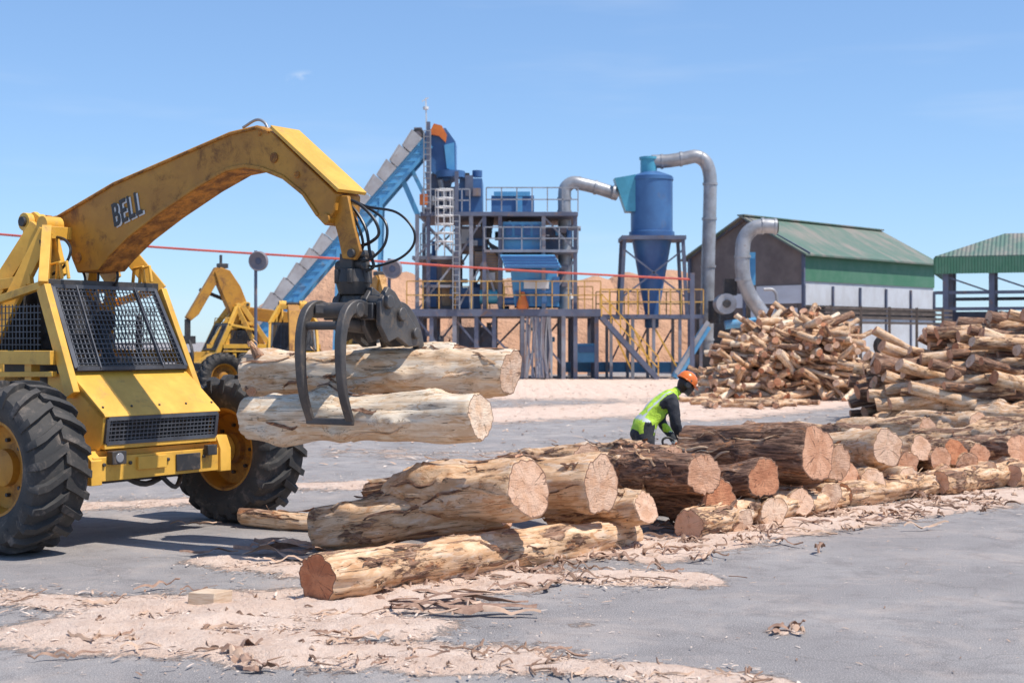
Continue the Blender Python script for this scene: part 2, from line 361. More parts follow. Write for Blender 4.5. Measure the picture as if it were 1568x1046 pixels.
def build_ground():
    xs=axis(-5.2,8.5,.05,3500); ys=axis(6.5,19,.05,3500)
    X,Y=np.meshgrid(xs,ys); D=dust(X,Y)
    n=X.size; xf=X.ravel(); yf=Y.ravel(); df=D.ravel().copy(); zf=np.zeros(n)
    for i in range(n):
        if df[i]>.02 and yf[i]<90:
            v=V((xf[i],yf[i],0)); a=noise.fractal(v*1.7,1,2,5); b=noise.noise(v*7); c=noise.noise(v*14)
            zf[i]=max(0,df[i]*(.6+.7*a)-.18)*.07+max(0,df[i]-.25)*(.016*b+.018*c)
    zf=np.maximum(zf,0)
    me=bpy.data.meshes.new('ground')
    nx,ny=len(xs),len(ys); idx=np.arange(n).reshape(ny,nx)
    F=np.stack([idx[:-1,:-1],idx[:-1,1:],idx[1:,1:],idx[1:,:-1]],-1).reshape(-1,4)
    me.from_pydata(np.stack([xf,yf,zf],1).tolist(),[],F.tolist())
    a=me.attributes.new('dust','FLOAT','POINT'); a.data.foreach_set('value',df.astype('f'))
    me.polygons.foreach_set('use_smooth',[True]*len(me.polygons))
    m,nt,b=newmat('yard_surface')
    tc=N(nt,'ShaderNodeTexCoord').outputs['Object']; at=N(nt,'ShaderNodeAttribute',attribute_name='dust').outputs['Fac']
    big=noi(nt,tc,.45,4,.6); mid=noi(nt,tc,2.3,5,.72,.3); fine=noi(nt,tc,22,5,.78); vf=noi(nt,tc,95,3,.75)
    asp=mix(nt,step(nt,big,.35,.65),(.255,.235,.228),(.325,.302,.290))
    asp=mix(nt,step(nt,mid,.45,.68),asp,(.215,.196,.190))
    asp=mix(nt,math_(nt,'MULTIPLY',step(nt,vf,.50,.64),.8),asp,(.52,.46,.42))
    asp=mix(nt,math_(nt,'MULTIPLY',step(nt,vf,.46,.34),.5),asp,(.13,.12,.12))
    st=noi(nt,mapping(nt,tc,(.5,4,1)),1.3,5,.7,.8); asp=mix(nt,math_(nt,'MULTIPLY',step(nt,st,.55,.75),.4),asp,(.44,.38,.345))
    cr=N(nt,'ShaderNodeTexVoronoi',feature='DISTANCE_TO_EDGE'); nt.links.new(N_warp(nt,tc),cr.inputs['Vector']); cr.inputs['Scale'].default_value=.3
    asp=mix(nt,math_(nt,'MULTIPLY',step(nt,cr.outputs['Distance'],.005,.0),.25),asp,(.11,.10,.09))
    saw=mix(nt,step(nt,mid,.35,.65),(.86,.66,.53),(.74,.53,.405))
    saw=mix(nt,math_(nt,'MULTIPLY',step(nt,fine,.54,.70),.5),saw,(.46,.29,.20))
    saw=mix(nt,math_(nt,'MULTIPLY',step(nt,fine,.46,.34),.5),saw,(.88,.73,.61))
    saw=mix(nt,math_(nt,'MULTIPLY',step(nt,vf,.55,.68),.4),saw,(.48,.31,.21))
    s=math_(nt,'ADD',at,math_(nt,'MULTIPLY',math_(nt,'SUBTRACT',mid,.5),1.25))
    s=math_(nt,'ADD',s,math_(nt,'MULTIPLY',math_(nt,'SUBTRACT',fine,.5),.8))
    fac=step(nt,s,.30,.50)
    film=math_(nt,'MULTIPLY',step(nt,noi(nt,tc,.9,5,.8,.5),.46,.70),.36)
    col=mix(nt,film,asp,(.56,.45,.38))
    col=mix(nt,fac,col,saw)
    nt.links.new(col,b.inputs[0]); b.inputs['Roughness'].default_value=.92; b.inputs['Specular IOR Level'].default_value=.2
    h=math_(nt,'ADD',math_(nt,'MULTIPLY',fine,math_(nt,'ADD',math_(nt,'MULTIPLY',fac,1.4),.15)),math_(nt,'MULTIPLY',vf,.35))
    bump(nt,b,h,.9,.028)
    me.materials.append(m)
    o=bpy.data.objects.new('ground',me); scene.collection.objects.link(o)
build_ground()

def scatter():
    mb=MB()
    def chip(x,y,z,s,el,m):
        a=random.uniform(0,6.283); c,sn=math.cos(a),math.sin(a); l=s*el; w=s*.45
        t=random.uniform(-.35,.35); k=random.uniform(0,.5)*s
        z+=abs(t)*l*.5+.004
        P=[]
        for (u,v,h) in((-l,-w,-t*l),(0,-w,k),(l,-w,t*l),(l,w*.6,t*l+w*.3),(0,w,k+w*.3),(-l,w*.7,-t*l)):
            P.append((x+c*u-sn*v,y+sn*u+c*v,max(z+h*.5,.003)))
        mb.add(P,[(0,1,4,5),(1,2,3,4)],m)
    n=0
    while n<11000:
        a,b,w,s=random.choice(capw[:17]+[capw[20]]*1+[capw[25]])
        t=random.random(); x=a.x+(b.x-a.x)*t+random.gauss(0,w*.85); y=a.y+(b.y-a.y)*t+random.gauss(0,w*.85)
        if y<6.6: continue
        chip(x,y,.016,random.choice([.005,.007,.009,.012,.018]),random.uniform(.8,2.6),random.choices([0,1,2],[4,2,4])[0]); n+=1
    for i in range(4600):
        x=random.uniform(-6,9); y=7+13*random.random()**1.2
        chip(x,y,.003,random.choice([.004,.005,.007,.011]),random.uniform(.8,2.2),random.choices([0,1,2],[4,2,4])[0])
    for i in range(3800):
        x=random.uniform(-8,16); y=random.uniform(20,60)
        chip(x,y,.01,random.uniform(.02,.06),random.uniform(.8,2.5),random.choices([0,1,2],[4,3,3])[0])
    mb.obj('wood_chips',['chipA','chipB','chipC'],recalc=False)
    mb=MB()
    def strip(px,py,L,ang,w,m=0,lift=.05):
        p=G(px,py); d=V((math.cos(ang),math.sin(ang),0)); q=V((-d.y,d.x,0)); n=12; vs=[]; sd=random.uniform(0,99)
        for i in range(n+1):
            t=i/n; c=p+d*(t-.5)*L+q*noise.noise(V((t*2.2,sd,0)))*L*.28; h=.015+abs(noise.noise(V((t*2.6,sd,5))))*lift*2
            ww=w*(.35+.65*math.sin(math.pi*min(max(t,.08),.92)))
            tw=noise.noise(V((t*2,sd,9)))*1.3; e=q*math.cos(tw)+Z*math.sin(tw)
            c.z=h+abs(math.sin(tw))*ww*.5
            for k in(-.5,0,.5): vs.append(c+e*(ww*k)+Z*(.012 if k==0 else 0))
        fs=[(i*3+k,i*3+k+1,(i+1)*3+k+1,(i+1)*3+k) for i in range(n) for k in(0,1)]
        mb.add(vs,fs,m,True)
    for a in [(620,905,1.0,-.9,.05),(640,915,1.0,-.3,.06),(690,925,1.1,-.1,.07),(720,940,.9,.05,.08),(600,900,.6,1.2,.05),(660,930,.7,.5,.05),(760,945,.6,.0,.06),(590,925,.5,-.7,.04),
              (640,940,.5,2.6,.05),(700,940,.5,.9,.04),(370,1000,.25,.6,.08),(385,1025,.3,-.5,.08),(400,1030,.2,.1,.06),(360,1012,.2,2.,.06),(1205,968,.25,.1,.06),(1190,970,.18,1.,.05),(1220,972,.15,2.,.05),
              (780,905,.4,.4,.04),(300,805,.5,.1,.05),(320,850,.5,.2,.05),(430,835,.5,-.3,.08),(450,845,.6,.3,.08),(410,840,.4,.8,.05),(1000,812,.5,.2,.06),(1330,800,.4,.6,.05),(1260,790,.4,.1,.05),
              (160,930,.3,.2,.04),(240,905,.35,.5,.04),(560,985,.3,.3,.04),(860,1010,.3,.2,.04),(1010,900,.25,.2,.04),(420,850,.7,.1,.10),(445,838,.6,-.2,.09),(470,850,.5,.5,.08),(1010,815,.5,-.2,.07),(1020,808,.4,.6,.05),
              (635,900,.8,-1.3,.03),(655,905,.7,1.9,.035),(615,895,.5,.3,.05),(680,915,.9,.25,.045),(735,930,.8,-.2,.05),(440,855,.8,-.1,.09),(460,865,.6,.2,.07),(700,890,.4,.8,.05),(810,880,.4,.2,.05)]:
        strip(*a,m=random.choice([0,0,1]))
    for i in range(190):
        a,b,w,s=random.choice(capw[:6]+capw[9:13]+capw[4:7]); t=random.random()
        x=a.x+(b.x-a.x)*t+random.gauss(0,w*.6); y=a.y+(b.y-a.y)*t+random.gauss(0,w*.6)
        if y<7: continue
        px=784+x/y*FP; py=HY+CH/y*FP
        strip(px,py,random.uniform(.06,.28),random.uniform(0,3.1),random.uniform(.010,.03),random.choice([0,1,2]),.03)
    for i in range(170):
        t=random.random(); a=G(760,900); b=G(1568,765); x=a.x+(b.x-a.x)*t+random.gauss(0,.25); y=a.y+(b.y-a.y)*t+random.gauss(.5,.5)
        strip(784+x/y*FP,HY+CH/y*FP,random.uniform(.15,.5),random.uniform(0,3.1),random.uniform(.02,.05),random.choice([0,1,2]),.05)
    for i in range(70):
        a,b,w,s=random.choice(capw[:8]); t=random.random(); p=V((a.x+(b.x-a.x)*t+random.gauss(0,w*.6),a.y+(b.y-a.y)*t+random.gauss(0,w*.6),.02))
        if p.y<7: continue
        an=random.uniform(0,3.1); d=V((math.cos(an),math.sin(an),0))*random.uniform(.05,.16); q=V((-d.y,d.x,0))*random.uniform(-.3,.3)
        mb.tube([p-d,p+q+Z*.01,p+d+Z*.012],random.uniform(.003,.006),5,2,spline=3)
    mb.obj('bark_debris',['strip','chipA','chipB'],recalc=False)
scatter()
mb=MB(); c=G(323,930); mb.prism([(c.x-.15,c.y-.08,0),(c.x+.04,c.y-.12,0),(c.x+.14,c.y+.02,0),(c.x-.06,c.y+.09,0)],(0.01,0,.12),0)
mb.obj('wood_block',['cut'],bevel=.006)

# ------------------------------------------------------------------ foreground log pile
pile=empty('log_pile')
def mk(lst):
    for i,a in enumerate(lst):
        (p,q,r0,r1,kind)=a[:5]; ek=a[5] if len(a)>5 else None
        L=Logs(); big=p[2]<16; L.log(W(*p),W(*q),r0,r1,kind,nr=48 if big else 30,nl=60 if big else 36,bend=.025,knots=6,ekind=ek,ribbons=14 if big else 5); L.obj('log_%d'%(len(pile.children)+1),pile)
mk([
 ((485,887,10.05),(965,818,13.0),.19,.15,.43,.95),
 ((812,748,11.35),(610,765,12.6),.235,.23,.36,.40),
 ((770,770,11.9),(490,812,12.7),.20,.20,.46,.5),
 ((921,742,12.3),(630,750,13.7),.255,.24,.34,.35),
 ((800,712,13.3),(565,755,14.4),.12,.11,.62),
 ((700,740,13.8),(575,748,14.6),.10,.09,.5),
 ((990,777,12.6),(850,790,13.4),.15,.15,.38,.4),
 ((900,705,13.8),(790,715,15),.17,.16,.38),
 ((975,715,14.4),(860,705,15.6),.13,.13,.5),
 ((985,692,15.6),(880,698,16.6),.12,.12,.6),
 ((1078,727,13.4),(950,722,14.8),.20,.26,.80,.6),
 ((1100,765,13.7),(975,750,14.8),.22,.24,.86,.9),
 ((1170,732,14.2),(1060,750,15.2),.20,.22,.86,.85),
 ((1252,693,15.0),(1060,690,16.2),.30,.28,.84,.65),
 ((1284,710,15.5),(1180,715,16.6),.19,.19,.45,.45),
 ((1358,686,16.4),(1240,692,17.8),.22,.21,.36,.3),
 ((1340,706,16.6),(1262,715,17.6),.16,.17,.45),
 ((1412,687,17.4),(1310,690,19),.16,.16,.45,.4),
 ((1441,704,17.4),(1350,706,18.6),.16,.16,.55,.6),
 ((1465,693,18.0),(1370,690,19.4),.18,.18,.65,.95),
 ((1500,698,18.2),(1420,695,19.6),.15,.16,.45,.7),
 ((1562,688,18.6),(1465,688,20.0),.20,.19,.55,.6),
 ((1600,676,19),(1500,674,20.4),.19,.19,.45,.6),
 ((1650,696,19),(1550,696,20.4),.19,.19,.5,.6),
 ((1055,806,13.15),(1150,782,14.5),.15,.14,.46,.5),
 ((1165,788,14.3),(1300,760,16.1),.13,.14,.40,.35),
 ((1290,758,15.9),(1440,737,17.4),.14,.14,.45),
 ((1440,739,17.1),(1560,724,18.6),.14,.15,.45),
 ((1550,728,18.1),(1700,712,19.6),.14,.15,.45),
 ((1136,800,13.8),(1080,803,14.6),.13,.13,.3,.2),
 ((1185,784,14.2),(1120,782,15.1),.14,.13,.3,.2),
 ((1228,768,14.8),(1150,766,15.9),.14,.13,.4,.35),
 ((1272,758,15.4),(1190,756,16.4),.14,.14,.3,.2),
 ((1338,738,16.2),(1250,738,17.5),.16,.15,.4,.3),
 ((1394,734,16.9),(1300,731,18.2),.15,.15,.3,.2),
 ((1448,729,17.3),(1370,726,18.4),.14,.13,.45,.4),
 ((1512,724,17.9),(1430,720,19.4),.15,.13,.35,.35),
 ((1552,718,18.5),(1480,714,19.8),.14,.13,.35),
 ((1210,735,15.4),(1110,740,16.6),.18,.18,.65,.75),
 ((1300,730,16.2),(1200,730,17.4),.18,.18,.65,.6),
 ((1390,715,17.2),(1300,715,18.4),.17,.17,.55,.6),
 ((1480,712,18.0),(1390,710,19.2),.17,.17,.55),
 ((1420,658,21.5),(1290,660,23),.20,.20,.42),
 ((1500,650,22),(1380,648,23.5),.20,.20,.35),
 ((1590,656,21.5),(1440,664,22.5),.20,.20,.5),
 ((1640,644,23),(1500,640,24),.20,.20,.42),
 ((1330,668,20.6),(1200,662,22),.15,.15,.6),
 ((1530,670,20.4),(1400,675,21.4),.17,.18,.5),
 ((1600,668,20.8),(1520,660,22.4),.17,.18,.5),
 ((1200,668,18.2),(1110,672,19.2),.13,.13,.5),
 ((860,725,13.2),(740,735,14.4),.14,.13,.45),
 ((1030,700,15.0),(940,700,16.2),.13,.13,.55),
])
L=Logs(); L.log(W(370,790,14.2),W(505,802,13.8),.085,.08,.42,nr=24,nl=30,bend=.03,ekind=.9,ribbons=4); L.obj('log')
# ------------------------------------------------------------------ held logs
L=Logs(); L.log(W(737,637,11.35),W(385,640,12.5),.198,.19,.17,nr=60,nl=90,bend=.02,knots=10,ekind=.0,ribbons=16); L.obj('log')
L=Logs(); L.log(W(783,570,11.95),W(385,574,13.1),.198,.205,.25,nr=60,nl=90,bend=.02,knots=14,ekind=.2,ribbons=26)
L.log(W(700,545,12.3),W(520,550,12.9),.10,.12,.2,nr=30,nl=40,knots=4,ribbons=8)
L.log(W(385,600,12.9),W(372,560,13.2),.05,.03,.5,nr=14,nl=12,knots=0,ribbons=3)
L.log(W(398,548,12.9),W(384,524,13.0),.05,.02,.5,nr=14,nl=12,knots=0,ribbons=2)
L.obj('log')

# ------------------------------------------------------------------ log loader
OX,OY=-3.6,13.6; ANG=math.radians(-34.8); cA,sA=math.cos(ANG),math.sin(ANG)
def TL(px,py,y):
    u=(px-784)/FP; x=(u*(OY+cA*y)-OX+sA*y)/(cA-u*sA); Y=OY+sA*x+cA*y
    return V((x,y,CH-(py-HY)/FP*Y))
def wheel(name,parent,cy,R=.75,hw=.27,cx=0,cz=None,n=22):
    s=R/.75; mb=MB(); c=V((cx,cy,R if cz is None else cz)); k=hw/.27
    prof=[(.40,-.19),(.44,-.235),(.52,-.275),(.60,-.285),(.66,-.27),(.695,-.22),(.71,-.1),(.715,0),(.71,.1),(.695,.22),(.66,.27),(.60,.285),(.52,.275),(.44,.235),(.40,.19)]
    mb.lathe([(r*s,w*k) for r,w in prof],c,(0,1,0),64,0)
    for sd in(-1,1):
        for i in range(n):
            th=2*math.pi*(i+(0 if sd<0 else .5))/n; vs=[]
            for (w,da,r,hwid) in((-.02,0,.752,.042),(.10,.09,.762,.036),(.20,.17,.756,.036),(.27,.21,.715,.040),(.292,.23,.62,.034)):
                for (e,rr) in((-1,.69 if w<.25 else r-.05),(-.8,r),(.8,r),(1,.69 if w<.25 else r-.05)):
                    a=th-da+e*hwid/.72
                    vs.append((c.x+math.cos(a)*rr*s,c.y+sd*w*k,c.z+math.sin(a)*rr*s))
            fs=[(j*4+q,j*4+q+1,(j+1)*4+q+1,(j+1)*4+q) for j in range(4) for q in range(3)]+[(0,1,2,3),(16,17,18,19)]
            mb.add(vs,fs,0)
    mb.obj(name+'_tyre',['rubber'],parent,merge=False)
    mb=MB()
    for sd in(-1,1):
        mb.lathe([(.41*s,sd*.19*k),(.425*s,sd*.215*k),(.40*s,sd*.215*k),(.375*s,sd*.17*k),(.36*s,sd*.06*k),(.30*s,sd*.045*k),(.2*s,sd*.05*k),(.165*s,sd*.06*k),(.16*s,sd*.13*k),(.11*s,sd*.15*k),(.0001,sd*.15*k)],c,(0,1,0),40,0)
        for i in range(8):
            a=i*math.pi/4; p=c+V((math.cos(a)*.24*s,sd*.045*k,math.sin(a)*.24*s)); mb.cyl(p,p+V((0,sd*.04,0)),.018*s,n=6,m=1)
    mb.obj(name+'_rim',['ochre','black'],parent)
def loader(loc,rz,main=True,var=0):
    E=empty('log_loader',loc,rz)
    wheel('front_wheel_right',E,-1.35); wheel('front_wheel_left',E,1.35); wheel('rear_wheel',E,0,R=.42,hw=.16,cx=-2.3,n=14)
    mb=MB()
    mb.box((-.35,0,.74),(1.3,1.5,.24),0); mb.box((.33,0,.70),(.12,1.62,.22),0); mb.cyl((0,-1.15,.75),(0,1.15,.75),.16,m=0)
    mb.box((.405,-.15,.73),(.03,.34,.12),0); mb.box((.40,.3,.70),(.02,.3,.16),1)
    mb.prism([(.30,.70,.58),(.42,.70,.58),(.42,.70,.80),(.36,.70,.93),(.28,.70,.93)],(0,.14,0),0)
    mb.prism([(.28,-.84,.56),(.40,-.84,.56),(.40,-.84,.78),(.3,-.84,.86)],(0,.12,0),0)
    for k in(-.7,-.4,.05,.5,.76): mb.cyl((.39,k,.74),(.412,k,.74),.018,n=8,m=1)
    mb.prism([(-.09,-.70,1.575),(.40,-.70,1.20),(.42,-.70,1.17),(.37,-.70,1.15),(-.12,-.70,1.5)],(0,1.4,0),0)
    for y in(-.70,.665):
        mb.prism([(-.1,y,1.55),(.40,y,1.185),(.36,y,.92),(.30,y,.86),(-.4,y,.86),(-.4,y,1.55)],(0,.035,0),0)
    for k in(-.66,-.33,0,.33,.66): mb.cyl((.33,k,1.245),(.34,k,1.262),.012,n=8,m=1)
    mb.box((.36,0,.9),(.05,1.36,.05),0)
    mb.box((-1.6,0,1.15),(1.5,1.2,.75),0); mb.box((-1.3,0,.95),(.9,1.3,.4),0); mb.beam((-1.9,0,1),(-2.3,0,.85),.3,.3,0)
    for sy in(-1,1):
        mb.beam((-1.9,sy*.76,1.70),(-.22,sy*.76,1.70),.10,.13,0)
        mb.beam((-1.9,sy*.76,1.52),(-.22,sy*.76,1.55),.06,.05,0)
        mb.beam((-.6,sy*.72,.8),(-.6,sy*.72,1.65),.1,.1,0)
        mb.beam((.01,sy*.735,1.36),(-.46,sy*.70,2.36),.07,.14,0); mb.beam((-.46,sy*.70,2.36),(-.80,sy*.40,2.92),.09,.16,0)
        mb.beam((-.80,sy*.40,2.92),(-1.30,sy*.72,1.75),.10,.14,0); mb.beam((-1.75,sy*.72,1.75),(-.98,sy*.36,2.98),.10,.15,0)
        mb.beam((-.9,sy*.5,2.45),(-1.25,sy*.6,2.40),.06,.10,0)
        mb.beam((-.46,sy*.70,2.38),(-1.4,sy*.70,2.20),.07,.07,0)
        mb.prism([(-.62,sy*.30,2.5),(-.8,sy*.30,2.42),(-1.25,sy*.30,2.9),(-1.25,sy*.30,3.08),(-1.08,sy*.30,3.12),(-.78,sy*.30,2.95)],(0,sy*.05,0),0)
        mb.cyl((-.86,sy*.22,2.98),(-.86,sy*.42,2.98),.085,m=0); mb.cyl((-1.14,sy*.2,3.02),(-1.14,sy*.42,3.02),.09,m=0)
        for x in(-.98,-.88): mb.tube([(x+.35,sy*.50,2.42),(x+.37,sy*.50,2.58),(x+.50,sy*.5,2.60),(x+.53,sy*.5,2.44)],.018,8,0)
    mb.beam((-.8,-.42,2.9),(-.8,.42,2.9),.12,.12,0)
    mb.beam((-.47,-.70,2.40),(-.47,.66,2.40),.08,.07,1); mb.beam((-.07,-.70,1.60),(-.07,.70,1.60),.05,.06,1)
    mb.cyl((-1.14,-.45,3.02),(-1.14,.45,3.02),.05,m=1)
    mb.obj('body',['yellow','black'],E,bevel=.010)
    mb=MB()
    mb.box((-.75,0,1.30),(.9,1.2,.8),0); mb.box((-.85,0,1.85),(.5,.5,.16),0); mb.box((-1.1,0,2.1),(.14,.5,.5),0)
    mb.beam((-.35,0,1.6),(-.5,0,2.0),.08,.08,0); mb.cyl((-.5,0,2.0),(-.53,0,2.02),.17,m=0)
    mb.box((-1.35,0,2.05),(.06,1.3,.7),0); mb.box((.28,0,1.03),(.04,1.3,.27),0); mb.box((-.1,0,.62),(.5,1.0,.16),0)
    for k in(-.3,.3): mb.cyl((-.3,k,1.7),(-.3,k,2.1),.03,m=0)
    mb.tube([(.1,-.3,.62),(.15,0,.5),(.1,.4,.62)],.03,8,0,spline=5); mb.tube([(.2,.1,.6),(.22,.3,.45),(.1,.5,.6)],.025,8,0,spline=5)
    mb.obj('chassis_internals',['black'],E,bevel=.01)
    mb=MB()
    a0,a1=V((-.04,-.66,1.60)),V((-.04,.66,1.60)); b0,b1=V((-.43,-.63,2.37)),V((-.43,.60,2.37))
    def pt(u,v): return (a0.lerp(a1,u)).lerp(b0.lerp(b1,u),v)
    for p,q in((a0,a1),(a1,b1),(b1,b0),(b0,a0)): mb.beam(p,q,.045,.035,0)
    for i in range(1,27): u=i/27; mb.beam(pt(u,0),pt(u,1),.011,.008,0)
    for j in range(1,17): v=j/17; mb.beam(pt(0,v)+V((.006,0,.003)),pt(1,v)+V((.006,0,.003)),.011,.009,0)
    for j in(-.66,.6): mb.beam(V((-.02,j*.6,1.6)),V((-.42,j*.55,2.38)),.012,.03,0)
    g0,g1=V((.375,-.66,.93)),V((.375,.66,.93)); h0,h1=V((.405,-.66,1.15)),V((.405,.66,1.15))
    def pg(u,v): return (g0.lerp(g1,u)).lerp(h0.lerp(h1,u),v)
    for p,q in((g0,g1),(g1,h1),(h1,h0),(h0,g0)): mb.beam(p,q,.035,.035,0)
    for i in range(1,28): mb.beam(pg(i/28,0),pg(i/28,1),.010,.012,0)
    for j in range(1,6): mb.beam(pg(0,j/6),pg(1,j/6),.012,.010,0)
    for sy in(-1,1):
        for i in range(13):
            x=-1.2+i*.055; mb.beam((x,sy*.7,1.76),(x,sy*.7,2.2),.008,.008,0)
        for i in range(8): z=1.76+i*.06; mb.beam((-1.2,sy*.7,z),(-.5,sy*.7,z),.008,.008,0)
    mb.obj('guard_screens',['mesh'],E)
    mb=MB()
    mb.box((.43,-.58,.80),(.08,.16,.12),0); mb.cyl((.46,-.58,.80),(.478,-.58,.80),.045,m=1,n=16); mb.box((.43,.56,.80),(.06,.12,.1),0)
    mb.obj('lamps',['black','glass'],E,bevel=.006)
    if not main:
        if var==2:
            mb=MB(); mb.prism([(-1.25,-.17,3.0),(-1.1,-.17,2.6),(-.6,-.17,2.55),(.9,-.17,2.35),(1.6,-.17,1.4),(1.75,-.17,1.5),(1.1,-.17,2.75),(-.5,-.17,2.95)],(0,.34,0),0)
            mb.obj('boom',['ochre'],E,bevel=.015); return E
        mb=MB()
        if var==0:
            mb.prism([(-1.25,-.15,3.1),(-1.1,-.15,2.75),(-.7,-.15,2.6),(.2,-.15,3.3),(.9,-.15,3.2),(1.5,-.15,2.2),(1.65,-.15,2.3),(1.1,-.15,3.5),(.2,-.15,3.75),(-.4,-.15,3.55)],(0,.3,0),0)
            gx,gz=1.55,2.25
        else:
            mb.prism([(-1.25,-.17,3.0),(-1.1,-.17,2.6),(-.7,-.17,2.7),(-.3,-.17,3.6),(-.15,-.17,4.05),(-.35,-.17,4.2),(-.65,-.17,4.1),(-1.0,-.17,3.6)],(0,.34,0),0)
            mb.prism([(-.5,-.12,4.15),(-.2,-.12,4.2),(.75,-.12,2.6),(.6,-.12,2.5),(.35,-.12,2.7)],(0,.24,0),0)
            mb.cyl((-.6,-.3,3.2),(.2,-.3,3.5),.06,m=1); mb.box((-.45,0,4.25),(.3,.3,.15),1); mb.beam((-.4,0,4.2),(-.4,0,4.6),.08,.08,1)
            gx,gz=.68,2.55
        mb.obj('boom',['ochre','black'],E,bevel=.015)
        mb=MB(); mb.beam((gx,0,gz),(gx,0,gz-.55),.15,.15,0); mb.box((gx,0,gz-.65),(.4,.4,.25),0)
        for sx in(-1,1): mb.tube([(gx,sx*.15,gz-.65),(gx,sx*.45,gz-.95),(gx,sx*.5,gz-1.35),(gx,sx*.2,gz-1.65)],.05,8,0,spline=5)
        mb.obj('grapple',['black'],E); return E
    near=[(44,356),(58,336),(86,330),(172,279),(350,202),(392,192),(413,200),(513,296),(512,322),(497,346),(484,332),(462,300),(432,275),(400,262),(375,258),(345,264),(300,290),(240,331),(195,366),(165,396),(150,414),(118,418),(110,398),(102,372),(82,362)]
    hw=.165; P=[TL(x,y,-hw) for x,y in near]
    mb=MB()
    def side(i): return 2 if 9<=i<=20 else 0
    mb.prism(P,(0,2*hw,0),0,side)
    mb.obj('boom',['ochre','yellow','rust'],E,bevel=.012)
    mb=MB()
    for (x,y,r) in((420,242,.045),(398,205,.02),(455,268,.03),(70,345,.10),(120,395,.05)):
        p=TL(x,y,-hw); mb.cyl(p+V((0,-.012,0)),p+V((0,.05,0)),r,n=18,m=0)
    for a,b in zip([(86,334),(172,283),(350,206),(392,196)],[(172,283),(350,206),(392,196),(411,203)]):
        mb.beam(TL(*a,-hw-.012),TL(*b,-hw-.012),.014,.02,0)
    lw=[(165,392),(195,362),(240,327),(300,286),(345,260),(375,254),(400,258),(432,271),(464,297),(486,330)]
    for a,b in zip(lw[:-1],lw[1:]): mb.beam(TL(*a,-hw-.008),TL(*b,-hw-.008),.012,.03,1)
    mb.obj('boom_bosses',['rust','ochre'],E,bevel=.004)
    mb=MB(); a=TL(413,198,-hw-.015); b=TL(516,295,-hw-.015)
    mb.prism([a+V((0,0,.004)),b+V((0,0,.004)),b+V((.02,0,.03)),a+V((.01,0,.035))],(0,2*hw+.03,0),0)  # brighter yellow sheet puts the sunlight on the boom top into colour
    for y in(-.05,.03): mb.tube([TL(372,196,y),TL(392,184,y),TL(405,188,y),TL(412,202,y)],.014,8,1,spline=4)
    mb.obj('dipper_lit_top',['yellow','galv'],E,bevel=.004)
    a=TL(176,348,-hw); b=TL(222,325,-hw); al=math.atan2(b.z-a.z,b.x-a.x)
    for nm,mt,off,dx in(('lettering_shadow','white',.006,.020),('lettering','black',.016,0)):
        cu=bpy.data.curves.new(nm,'FONT'); cu.body='BELL'; cu.size=.31; cu.extrude=.003; cu.offset=.005; cu.shear=.1; cu.space_character=1.10
        cu.materials.append(M[mt]); t=bpy.data.objects.new(nm,cu); scene.collection.objects.link(t); t.parent=E
        X=V((math.cos(al),0,math.sin(al))); Y=V((-math.sin(al),0,math.cos(al)))
        mm=Matrix((X,Y,V((0,-1,0)))).transposed().to_4x4(); mm.translation=a+X*dx-Y*dx*.7+V((0,-off,0))
        t.matrix_local=mm@Matrix.Diagonal((.62,1,1,1))
    mb=MB()
    for y in(-.11,.07):
        mb.prism([TL(500,300,y),TL(532,300,y),TL(541,345,y),TL(551,385,y),TL(543,398,y),TL(524,396,y),TL(517,360,y)],(0,.04,0),0)
    mb.cyl(TL(497,335,-.19),TL(497,335,-.19)+V((0,.38,0)),.045,m=0)
    mb.cyl(TL(515,308,0),TL(535,378,0),.042,m=1); mb.cyl(TL(520,328,.0),TL(538,385,0),.024,m=2)
    mb.cyl(TL(536,388,-.14),TL(536,388,-.14)+V((0,.28,0)),.038,m=1)
    mb.obj('tip_link',['ochre','black','galv'],E,bevel=.006)
    mb=MB()
    mb.box(TL(540,402,0),(.14,.18,.14),0); mb.cyl(TL(519,410,0),TL(560,404,0),.06,m=0); mb.cyl(TL(541,412,0),TL(541,432,0),.13,.15,n=20); mb.cyl(TL(541,432,0),TL(541,452,0),.15,.12,n=20)
    for k in range(6):
        a=k*1.047; c=TL(541,424,0); p=c+V((math.cos(a)*.14,math.sin(a)*.14,0)); mb.cyl(p-Z*.06,p+Z*.06,.028,n=8)
    mb.cyl(TL(541,452,0),TL(541,470,0),.09,m=0)
    mb.obj('rotator',['black'],E,bevel=.008)
    mb=MB()
    def h(pts,r=.011,y0=0,y1=0):
        q=[TL(x,y,y0+(y1-y0)*i/(len(pts)-1)) for i,(x,y) in enumerate(pts)]; mb.tube(q,r,8,0,spline=7)
    h([(520,298),(560,316),(606,325),(632,350),(633,375),(612,396),(575,408),(556,404)],.011,-.03,.05)
    h([(522,300),(562,318),(590,340),(590,372),(570,395),(550,402)],.012,.05,-.05)
    h([(520,302),(548,312),(572,335),(580,358),(566,372),(548,380),(545,400)],.014,-.08,.02)
    h([(518,305),(540,318),(560,350),(566,385),(572,408),(560,415)],.014,.02,-.02)
    h([(516,303),(532,320),(548,345),(556,375),(548,395)],.012,-.1,0)
    h([(82,362),(100,368),(108,385),(96,410),(70,425)],.014,-.32,-.5); h([(60,360),(66,395),(62,430),(72,450)],.013,-.45,-.6)
    h([(118,400),(130,425),(128,450)],.012,-.1,-.1); h([(150,410),(150,430),(142,450)],.012,0,0)
    h([(175,400),(180,425),(170,450)],.014,.1,.1)
    mb.obj('hydraulic_hoses',['hose'],E)
    return E
TR=loader((OX,OY,0),ANG)
La=V((.88,-.475,0)).normalized(); Pn=V((-.475,-.88,0)).normalized()
